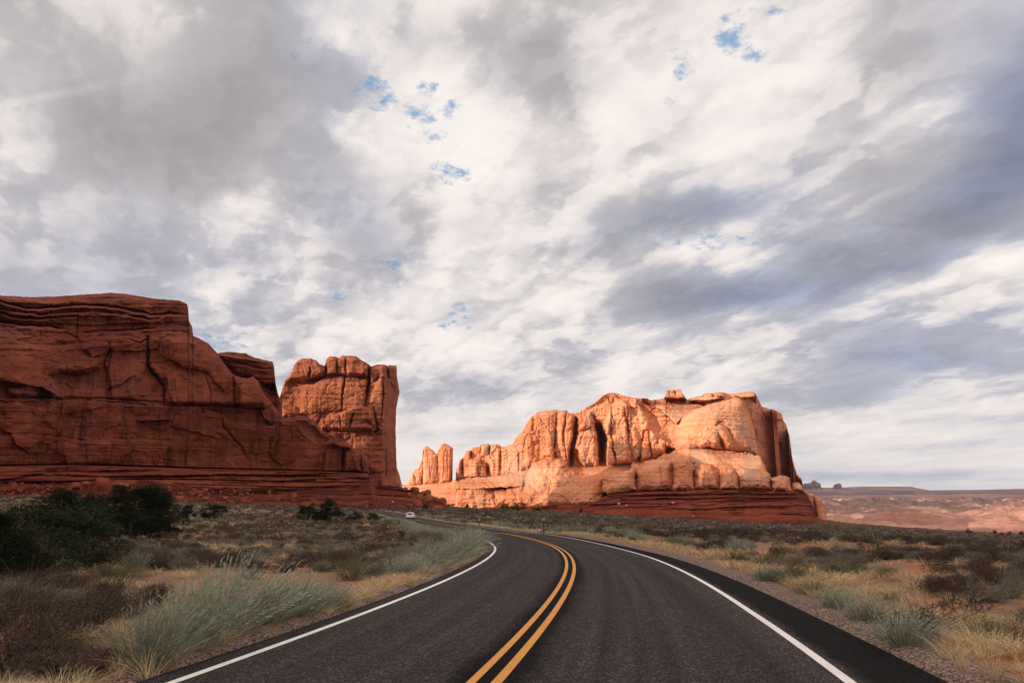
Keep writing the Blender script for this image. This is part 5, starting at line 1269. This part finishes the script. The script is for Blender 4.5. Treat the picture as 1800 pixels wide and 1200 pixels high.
for (k, nt_, dens, hr, nm, ms, H0, mt, ct) in spec:
    xs, ys = [], []
    for a, b_, fr in ((6, 60, .35), (60, 160, .35), (160, 700, .3)):
        x, y = scatter(int(nt_ * fr), a, b_, dens, k); xs.append(x); ys.append(y)
    x, y = np.concatenate(xs), np.concatenate(ys); n = len(x)
    h = rgp.uniform(*hr, n) * np.interp(y, [0, 60, 160, 400, 700], [1, 1, 1.25, 2.0, 2.6]); wd = rgp.uniform(.8, 1.5, n) * (1.15 if k in 'DE' else .8 if k == 'S' else 1) * np.interp(y, [100, 400], [1, 1.5])
    if k == 'S': h *= np.interp(y, [0, 100, 200], [1, .9, .8]); 
    rz = rgp.uniform(-.7, .7, n) if k == 'S' else rgp.uniform(0, 6.28, n)
    zz = zground(x, y)
    size = h * wd / y; order = np.argsort(-size); cut = NIND[k]
    for j in order[:cut]:
        o = bpy.data.objects.new(nm, ms[int(rgp.integers(len(ms)))]); COL.objects.link(o)
        q = h[j] / H0; o.location = (x[j], y[j], zz[j] - .03); o.scale = (q * wd[j], q * wd[j], q); o.rotation_euler = (0, 0, rz[j])
        tag(o, LABS[k] + (', left of the road' if x[j] < np.interp(y[j], ROAD[:, 1], ROAD[:, 0]) else ', right of the road'), ct, GRP[k] + (' on the left' if x[j] < np.interp(y[j], ROAD[:, 1], ROAD[:, 0]) else ' on the right'))
    rest = order[cut:]; parts = []
    lv = (y[rest] > 75).astype(int); tp = {0: [lowres(k, rgp, 0) for _ in range(5)], 1: [lowres(k, rgp, 1) for _ in range(5)]}
    for L_ in (0, 1):
        for v in range(5):
            idx = rest[lv == L_][v::5]
            if len(idx) == 0: continue
            V0, F0, T0 = tp[L_][v]; m_ = len(idx); ca, sa = np.cos(rz[idx]), np.sin(rz[idx]); q = h[idx] / H0; qx = q * wd[idx]
            V = np.empty((m_, len(V0), 3))
            V[..., 0] = x[idx, None] + qx[:, None] * (ca[:, None] * V0[None, :, 0] - sa[:, None] * V0[None, :, 1])
            V[..., 1] = y[idx, None] + qx[:, None] * (sa[:, None] * V0[None, :, 0] + ca[:, None] * V0[None, :, 1])
            V[..., 2] = zz[idx, None] - .03 + q[:, None] * V0[None, :, 2]
            F = F0[None] + (np.arange(m_) * len(V0))[:, None, None]
            T = np.clip(T0[None] * .8 + rgp.uniform(-.3, .3, (m_, 1)) + .1, 0, 1)
            parts.append((V.reshape(-1, 3), F.reshape(-1, 4), T.ravel()))
    V, F, T = cat(parts)
    tag(mesh_np(STUFFN[k], V, F, mt, attrs={'tone': T}), kind='stuff')
    print(k, n, len(F))
# tall bleached stalks in front of the left sagebrush and on the right verge
for i, (px, py, hp) in enumerate([(232,1165,80),(262,1178,86),(300,1165,70),(345,1120,60),(205,1185,60),(640,1040,42),(668,1030,40),(1690,1170,80),(1750,1190,90),(1660,1150,60)]):
    p = unproj([(px, py)])[0]
    inst('tall_stalks', P_TALL[i % 2], p[0], p[1], hp * p[1] / FP, i * 2.1, ('tall bleached grass stalks in front of the windswept sagebrush on the left' if px < 400 else 'tall dry grass stalks behind the yellow tufts on the left shoulder' if px < 900 else 'tall dry grass on the gravel verge at the bottom right'), 'grass tuft',
         ('tall stalks by the sagebrush' if px < 400 else 'tall stalks by the left shoulder' if px < 900 else 'tall stalks at the bottom right'), 1.0, .75)

# ---- dead branching shrub on the right and dead snag at the juniper
def branchy(name, loc, h, seed, mat, lab, cat_, n0=5, flat=1.0):
    rg = np.random.default_rng(seed); me_v, me_e, rad_ = [], [], []
    def grow(p, d, L, r_, dep, pi):
        seg = 3
        for s_ in range(seg):
            d = d + rg.normal(size=3) * .22; d[2] += .02; d /= np.linalg.norm(d); p = p + d * L / seg
            me_v.append(tuple(p)); rad_.append(r_ * (1 - .2 * s_)); me_e.append((pi, len(me_v) - 1)); pi = len(me_v) - 1
            if dep > 0 and s_ > 0:
                nd = d + rg.normal(size=3) * .75; nd /= np.linalg.norm(nd); grow(p, nd, L * rg.uniform(.5, .75), r_ * .6, dep - 1, pi)
        if dep > 0:
            for _ in range(2):
                nd = d + rg.normal(size=3) * .55; nd /= np.linalg.norm(nd); grow(p, nd, L * rg.uniform(.5, .8), r_ * .6, dep - 1, pi)
    me_v.append((0, 0, -.05)); rad_.append(.035 * h)
    for k in range(n0):
        a = rg.uniform(0, 6.28); d = np.array([math.cos(a) * flat, math.sin(a) * flat, rg.uniform(.35, .9)]); d /= np.linalg.norm(d); grow(np.zeros(3), d, h * .55, .022 * h, 3, 0)
    V, F = [], []; 
    Pv = np.array(me_v)
    for a, b_ in me_e:      # tapered four sided tubes
        d = Pv[b_] - Pv[a]; L = np.linalg.norm(d) + 1e-9; d /= L; u_ = np.cross(d, (0.3, .5, .8)); u_ /= np.linalg.norm(u_); w_2 = np.cross(d, u_); o_ = len(V)
        for c_, rr in ((Pv[a], rad_[a]), (Pv[b_] + d * rad_[b_] * .5, rad_[b_])):
            for q in range(4): V.append(c_ + rr * (math.cos(q * math.pi / 2) * u_ + math.sin(q * math.pi / 2) * w_2))
        F += [(o_ + q, o_ + (q + 1) % 4, o_ + 4 + (q + 1) % 4, o_ + 4 + q) for q in range(4)]
    o = mesh_np(name, np.array(V), np.array(F), mat); o.location = loc
    return tag(o, lab, cat_)
for px, py, hp, sd, mt, lab in ((1625,1092,46,3,M_DEAD,'black bare branches of a dead bush behind the rounded sagebrush'), (1690,1085,50,8,M_DEAD,'twisted black dead bush at the right beside pale twigs'), (1730,1072,44,12,M_TWIG,'pale bleached twiggy bush near the right edge'),
                                (1655,1120,34,15,M_TWIG,'low pale twigs at the foot of the black dead bush'), (395,940,11,18,M_DEAD,'small dark dead stump in the straw right of the junipers'), (282,930,26,21,M_DEAD,'dead dark branch sticking out right of the tall juniper'), (45,1190,60,25,M_TWIG,'pale dry twigs in the bottom left corner'),
                                (130,1085,46,27,M_TWIG,'dry grey twigs beside the red bare soil'), (1775,1130,46,31,M_TWIG,'pale dry twigs at the right edge of the view')):
    p = unproj([(px, py)])[0]; branchy('dead_bush', p - np.array([0, 0, .03]), hp * p[1] / FP, sd, mt, lab, 'dead bush')

# ---- junipers
def juniper_parts(seed, n_cl=120, per=110, H=2.6, Wd=2.4, leaf=.06, conic=0.0):
    rg = np.random.default_rng(seed)
    a = rg.uniform(0, 6.28, n_cl); zt = rg.uniform(.10, 1, n_cl)
    prof = (np.sin(np.clip(zt, 0, 1) * math.pi * .80 + .40) ** .8 * (1 - conic) + conic * (1.05 - zt))
    rr = prof * np.sqrt(rg.uniform(.25, 1, n_cl)) * Wd / 2 * (1 + .22 * np.sin(a * 3 + seed) + .15 * np.sin(a * 5 + 2 * seed))
    c = np.stack([rr * np.cos(a), rr * np.sin(a), zt * H * (1 - .12 * (rr / (Wd / 2)) ** 2 + .10 * np.sin(a * 2 + seed))], -1)
    cr = rg.uniform(.09, .17, n_cl) * Wd * .75
    k = np.repeat(np.arange(n_cl), per); n = len(k)
    d = rg.normal(size=(n, 3)); d /= np.linalg.norm(d, axis=1)[:, None]
    P = c[k] + d * (cr[k] * rg.uniform(.3, 1.0, n) ** .6)[:, None] * np.array([1, 1, .8]); P[:, 2] = np.maximum(P[:, 2], .05)
    dd = d + rg.normal(size=(n, 3)) * .5 + np.array([0, 0, .5]); dd /= np.linalg.norm(dd, axis=1)[:, None]
    crown = strips(P, dd, leaf * rg.uniform(1, 2.2, n), leaf * rg.uniform(.35, .7, n), rg.normal(size=(n, 3)) * .2, 1, rg, np.clip(rg.uniform(0, .7, n_cl)[k] + rg.uniform(-.1, .3, n), 0, 1))
    V, F = [], []
    def tube(pts, rads):
        o_ = len(V)
        for p, q in zip(pts, rads):
            for j in range(7): V.append((p[0] + q * math.cos(j * .8976), p[1] + q * math.sin(j * .8976), p[2]))
        for i in range(len(pts) - 1):
            for j in range(7): F.append((o_ + i * 7 + j, o_ + i * 7 + (j + 1) % 7, o_ + (i + 1) * 7 + (j + 1) % 7, o_ + (i + 1) * 7 + j))
    tube([(0, 0, -.1), (.05, .03, .25 * H), (.0, .1, .5 * H), (.05, .05, .8 * H)], [.09 * H * .8, .05 * H, .035 * H, .01 * H])
    for j in rg.choice(n_cl, 14, replace=False):
        q = c[j]; tube([(0, 0, q[2] * .25), tuple(q * np.array([.5, .5, .6])), tuple(q)], [.03 * H, .018 * H, .006 * H])
    return crown, np.array(V), np.array(F)
jun = {}
def juniper(px, py, top, w, variant, lab, grp='dark junipers on the plain', D=None, light=False, conic=False, dep=None):
    p = unproj([(px, py)])[0] if D is None else at(px, py, D)
    key = (variant, conic, light, (dep or p[1]) > 100)
    if key not in jun:
        far = key[3]
        cr, tv, tf = juniper_parts(variant * 7 + 3, 40 if far else 150, 60 if far else 150, 2.6, 2.6 if not conic else 2.0, .13 if far else .05, .8 if conic else 0)
        c = mesh_np('crown', cr[0], cr[1], ML_JUNL if light else ML_JUN, attrs={'tone': cr[2]}); tk = mesh_np('trunk', tv, tf, M_BARK)
        jun[key] = (c.data, tk.data); bpy.data.objects.remove(c); bpy.data.objects.remove(tk)
    h = (py - top) * p[1] / FP; ww = w * p[1] / FP
    root = empty('juniper_tree', p - np.array([0, 0, .05]), variant * .9 + px)
    root.scale = (ww / 2.6, ww / 2.6, h / 2.75)
    for nm, me in zip(('crown', 'trunk'), jun[key]):
        o = bpy.data.objects.new(nm, me); COL.objects.link(o); o.parent = root
    tag(root, lab, 'tree', grp)
gJ = 'large junipers at the left edge'
juniper(70, 1012, 898, 215, 1, 'broad dark juniper nearest the camera at the left edge', gJ, light=True)
juniper(-25, 1030, 910, 150, 2, 'dark juniper cut off by the left edge of the view', gJ)
juniper(95, 975, 868, 120, 3, 'ragged topped juniper behind the nearest one', gJ)
juniper(225, 950, 858, 130, 4, 'tallest dark juniper in the left group', gJ)
juniper(276, 942, 863, 72, 5, 'narrow dark juniper on the right side of the tallest one', gJ)
juniper(150, 955, 872, 90, 2, 'lighter green juniper between the ragged and the tallest ones', gJ, light=True)
juniper(329, 915, 886, 27, 1, 'small upright juniper right of the large left group', gJ)
juniper(374, 914, 884, 44, 3, 'open spiky juniper second to the right of the large left group', gJ)
gM = 'junipers in the middle of the left plain'
juniper(542, 918, 884, 50, 2, 'round dark juniper left of its taller neighbour in the middle of the left plain', gM)
juniper(579, 920, 879, 44, 4, 'taller dark juniper of the pair in the middle of the left plain', gM)
juniper(621, 917, 901, 34, 5, 'low dark bushy juniper right of the middle pair', gM)
juniper(656, 917, 901, 24, 1, 'low green juniper at the head of the sage by the road', gM, light=True)
gF = 'small dark trees along the foot of the rocks'
for i, (px, py, top, w, D, lab, cn) in enumerate([(792,896,885,19,700,'dark shrubby tree at the right end of the boulder spur',0), (821,896,885,14,760,'small pointed tree below the sunlit mound',1), (834,896,887,9,770,'smallest round tree below the sunlit mound',0),
    (888,897,885,17,790,'wide dark tree left of its twin below the bright cliff',0), (904,898,884,16,790,'dark tree with a broken top right of its twin below the bright cliff',0), (945,901,893,13,790,'round dark tree by the parked cars',0),
    (938,901,895,7,792,'tiny bush touching the round tree by the parked cars',0), (1021,905,893,11,790,'solitary cone shaped dark tree below the red slope',1), (747,894,886,12,500,'dark bush at the foot of the boulders above the car',0), (710,898,893,6,400,'small dark bush at the bend of the road',0),
    (1049,919,915,5,300,'tiny dark bush alone on the plain right of the tall post',0), (1187,914,910,9,700,'low dark bush at the foot of the red slope',0), (1468,933,927,6,640,'small dark bush near the far right end of the red slope',0), (1625,949,941,12,330,'small green bush on the crest of the right plain',0),
    (1704,937,929,11,690,'dark round tree on the skyline at the right',0), (1749,938,931,7,690,'second skyline tree from the right group, small and round',0), (1760,940,935,6,690,'lowest tree of the right skyline group',0), (1775,940,933,8,690,'rounded tree of the right skyline group beside the small car',0),
    (1797,940,934,12,690,'dark tree at the right edge on the skyline',0), (1545,931,925,4,700,'tiny upright bush on the dark strip before the pink hills',1)]):
    juniper(px, py, top, w, 1 + i % 5, lab, gF, D=D, light=(px == 1625), conic=bool(cn), dep=500)

# ------------------------------------------------------------------ vehicles
M_CARW = mat_plain('white_car_paint', (0.78, 0.77, 0.77), 0.3, var=.02, spec=.5)
M_CARS = mat_plain('silver_car_paint', (0.55, 0.58, 0.62), 0.3, var=.02, spec=.5)
M_GLASS = mat_plain('dark_glass', (0.015, 0.017, 0.02), 0.08, var=0, spec=.6)
M_TYRE = mat_plain('tyre_rubber', (0.012, 0.012, 0.012), 0.85)
M_RIM = mat_plain('alloy_rim', (0.35, 0.35, 0.36), 0.35, .8)
M_TRIM = mat_plain('black_trim', (0.02, 0.02, 0.02), 0.6)
M_RED = mat_plain('tail_lamp_red', (0.42, 0.02, 0.015), 0.25, var=0, spec=.6)
M_PLATE = mat_plain('number_plate', (0.6, 0.6, 0.58), 0.5, var=0)
def make_car(paint, lab, grp=None, rear=True):
    root = empty('car'); Wd = 1.86; hw = Wd / 2          # forward is +y
    b = MB(); b.prism([(-2.28, .42), (-2.34, .62), (-2.30, .98), (-2.22, 1.12), (1.0, 1.10), (1.25, 1.04), (2.15, .93), (2.32, .72), (2.30, .40)], -hw, hw, lambda z: .05 if z > 1 else 0)
    b.build('body', paint, root, bevel=.07)
    c = MB(); c.prism([(-2.20, 1.10), (-1.82, 1.60), (-1.3, 1.68), (.1, 1.68), (.45, 1.62), (1.12, 1.10)], -hw + .03, hw - .03, lambda z: (z - 1.1) * .30)
    c.build('cabin', paint, root, bevel=.05)
    MB().hexa([(-.66, -2.20, 1.16), (.66, -2.20, 1.16), (.66, -2.17, 1.16), (-.66, -2.17, 1.16), (-.56, -1.885, 1.56), (.56, -1.885, 1.56), (.56, -1.86, 1.56), (-.56, -1.86, 1.56)]).build('rear_window', M_GLASS, root)
    MB().hexa([(-.74, 1.08, 1.16), (.74, 1.08, 1.16), (.74, 1.14, 1.14), (-.74, 1.14, 1.14), (-.62, .50, 1.58), (.62, .50, 1.58), (.62, .56, 1.60), (-.62, .56, 1.60)]).build('windscreen', M_GLASS, root)
    for s in (-1, 1):
        for y0, y1, t0, t1 in ((-1.85, -1.15, -1.62, -1.15), (-1.08, -.12, -1.08, -.12), (-.04, .95, -.04, .50)):
            x0, x1 = s * (hw - .045), s * (hw - .175)
            MB().hexa([(x0 - s * .02, y0, 1.17), (x0 + s * .02, y0, 1.17), (x0 + s * .02, y1, 1.17), (x0 - s * .02, y1, 1.17), (x1 - s * .02, t0, 1.57), (x1 + s * .02, t0, 1.57), (x1 + s * .02, t1, 1.57), (x1 - s * .02, t1, 1.57)]).build('side_window', M_GLASS, root)
        MB().box(min(s * .93, s * 1.09), max(s * .93, s * 1.09), .62, .74, 1.10, 1.24).build('wing_mirror', paint, root, bevel=.03)
        MB().box(min(s * .66, s * .905), max(s * .66, s * .905), -2.36, -2.24, .92, 1.08).build('tail_light', M_RED, root, bevel=.02)
        MB().box(min(s * .60, s * .88), max(s * .60, s * .88), 2.22, 2.31, .72, .86).build('headlight', M_PLATE, root, bevel=.02)
        MB().box(min(s * .62, s * .66), max(s * .62, s * .66), -1.5, .1, 1.69, 1.73).build('roof_rail', M_TRIM, root)
        for y in (-1.42, 1.40):
            w_ = MB().cyl((s * (hw - .12), y, .36), .36, .24, 'x', 28).build('wheel', M_TYRE, root, bevel=.03)
            MB().cyl((s * (hw - .01), y, .36), .22, .05, 'x', 20).build('rim', M_RIM, w_)
    MB().box(-.90, .90, -2.38, -2.20, .36, .60).build('bumper', M_TRIM, root, bevel=.03)
    MB().box(-.24, .24, -2.365, -2.30, .76, .90).build('number_plate', M_PLATE, root)
    return tag(root, lab, 'car', grp)
def dark_under(root): pass
kx = np.argmin(np.hypot(ROAD[:, 0] - unproj([(722, 912.5)])[0][0], ROAD[:, 1] - unproj([(722, 912.5)])[0][1]))
car = make_car(M_CARW, 'white car with a dark rear window driving away on the curving road')
cp_ = unproj([(721.5, 913)])[0]; tx, ty = tan_[kx]
car.location = (cp_[0], cp_[1], float(zg(cp_[0], cp_[1])) + .01)
car.scale = (.88, .88, .88)
car.rotation_euler = (0, 0, math.atan2(-tx, ty) * 0.3)
proto = make_car(M_CARW, 'white vehicle parked left of the others below the bright cliff', 'parked vehicles far across the plain')
proto2 = make_car(M_CARS, 'silver vehicle parked beside a long white one below the bright cliff', 'parked vehicles far across the plain')
used = {0: False, 1: False}
def place_car(kind, px, py, D, rz, lab, sc=(1, 1, 1)):
    o = (proto, proto2)[kind] if not used[kind] else copy_tree((proto, proto2)[kind]); used[kind] = True
    p = at(px, py, D); o.location = p; o.rotation_euler = (0, 0, rz); o.scale = sc
    tag(o, lab, 'car', 'parked vehicles far across the plain')
R90 = math.pi / 2
place_car(1, 846, 897.5, 790, R90, 'bluish parked car leftmost of the row below the bright cliff')
place_car(0, 857, 898.0, 790, R90, 'long white parked van in the row below the bright cliff', (1, 1.7, 1.1))
place_car(0, 867, 897.6, 795, R90, 'white parked car at the right end of the first row', (1, 1.3, 1))
place_car(0, 931, 901.8, 790, R90, 'white parked car left of the round dark tree', (1, 1.4, 1.0))
place_car(1, 936, 902.0, 785, R90 * .9, 'small parked car touching the round dark tree')
place_car(1, 954, 902.6, 785, R90, 'grey parked car right of the round dark tree')
place_car(0, 982, 904.0, 780, R90, 'lone white parked car between the round tree and the cone shaped one')
place_car(0, 1745, 943.5, 520, R90, 'tiny white car on the plain at the far right below the skyline trees')

# ------------------------------------------------------------------ posts and signs
M_POST = mat_plain('black_post', (0.012, 0.012, 0.013), 0.6)
M_REFL = mat_plain('reflector_grey', (0.55, 0.55, 0.55), 0.35, var=0)
M_WPOST = mat_plain('pale_marker', (0.5, 0.36, 0.26), 0.7)
M_ORANGE = mat_plain('orange_sign', (0.75, 0.28, 0.03), 0.5, var=0)
def post(px, py, top, lab, grp='slim black marker posts at the road edge'):
    p = unproj([(px, py)])[0]; h = (py - top) * p[1] / FP; r_ = max(.035, 1.6 * p[1] / FP / 2)
    root = empty('marker_post', p)
    MB().cyl((0, 0, h / 2 - .1), r_, h + .2, 'z', 14, r_ * .9).build('post', M_POST, root, bevel=.006)
    MB().cyl((0, -.0, h - .06), r_ * 1.55, .17, 'z', 14).build('reflector', M_REFL, root, bevel=.012)
    return tag(root, lab, 'marker post', grp)
post(956, 937, 912.5, 'tall slim black post with a pale cap at the outer edge of the bend')
post(842, 924.5, 913, 'small distant black post at the outer edge of the road left of the tall one')
p = unproj([(1307, 927.5)])[0]
MB_ = MB().cyl((0, 0, .5), .16, 2.6, 'z', 10, .12); o = MB_.build('marker_stake', M_WPOST, bevel=.02); o.location = p; tag(o, 'thin pale stake on the plain in front of the red slope', 'stake')
p = at(1735, 943.5, 520); root = empty('road_sign', p)
MB().cyl((0, 0, .8), .05, 1.8, 'z', 8).build('post', M_POST, root)
MB().hexa([(-.6, -.06, 1.6), (.6, -.06, 1.6), (.6, -.02, 1.6), (-.6, -.02, 1.6), (-.6, -.06, 2.7), (.6, -.06, 2.7), (.6, -.02, 2.7), (-.6, -.02, 2.7)]).build('panel', M_ORANGE, root)
tag(root, 'tiny orange sign panel beside the small car at the far right', 'sign')

# ---- loose rubble on the red slopes and gravel on the verges
def rocks_stuff(name, pts, size, mat, seed):
    rg = np.random.default_rng(seed); tp = []
    for k in range(6):
        P = np.array([(x, y, z) for x in (-1, 1) for y in (-1, 1) for z in (-1, 1)], float) * rg.uniform(.5, 1, (8, 3)) * .5; tp.append(P)
    q = np.array([(0, 1, 3, 2), (4, 6, 7, 5), (0, 4, 5, 1), (2, 3, 7, 6), (0, 2, 6, 4), (1, 5, 7, 3)])
    V = np.array([tp[i % 6] for i in range(len(pts))]); a = rg.uniform(0, 6.28, len(pts)); ca, sa = np.cos(a)[:, None], np.sin(a)[:, None]
    W_ = V.copy(); W_[..., 0] = V[..., 0] * ca - V[..., 1] * sa; W_[..., 1] = V[..., 0] * sa + V[..., 1] * ca
    W_ = W_ * size[:, None, None] * np.array([1, 1, .7]) + pts[:, None]
    F = q[None] + (np.arange(len(pts)) * 8)[:, None, None]
    tag(mesh_np(name, W_.reshape(-1, 3), F.reshape(-1, 4), mat, smooth=False, attrs={'tone': np.repeat(rg.uniform(.2, .9, len(pts)), 8)}), kind='stuff')
n = 1500; px = rgp.uniform(0, 785, n); py = np.interp(px, [0, 350, 660, 787], [845, 852, 872, 893]) + np.abs(rgp.normal(size=n)) * 0 + rgp.uniform(0, 1, n) ** .8 * np.interp(px, [0, 600, 787], [42, 48, 10])
rocks_stuff('rubble', at(px, py, slope_D(px, py) - 1.2), rgp.pareto(2.2, n).clip(0, 4) * .55 + .5, M_BOULD, 5)
n = 5200; jj = rgp.integers(0, 900, n); side = np.where(rgp.uniform(size=n) < .75, 1, -1)
off_ = np.where(side > 0, PAVR + rgp.uniform(-.08, 1, n) ** 1.0 * 1.5, -PAVL - rgp.uniform(-.1, .6, n))
off_ = off_ + (off_ > 0) * WR[jj]; gx = ROAD[jj, 0] + NRM[jj, 0] * off_; gy = ROAD[jj, 1] + NRM[jj, 1] * off_
rocks_stuff('gravel', np.c_[gx, gy, zground(gx, gy) + .01], rgp.pareto(3, n).clip(0, 3) * .025 + .025, M_PALE, 6)

# ------------------------------------------------------------------ air: a thin even haze over the whole valley
hz = MB().box(-11000, 11000, -6000, 15600, -260, 420).build('haze', None)
m = bpy.data.materials.new('haze'); m.use_nodes = True; q = NT(m.node_tree)
pv = q.n('ShaderNodeVolumePrincipled'); pv.inputs['Color'].default_value = (0.80, 0.85, 0.95, 1); pv.inputs['Density'].default_value = 0.000018; pv.inputs['Anisotropy'].default_value = 0.2
ou = q.n('ShaderNodeOutputMaterial'); q.link(pv.outputs[0], ou.inputs['Volume']); hz.data.materials.append(m)
tag(hz, kind='stuff')
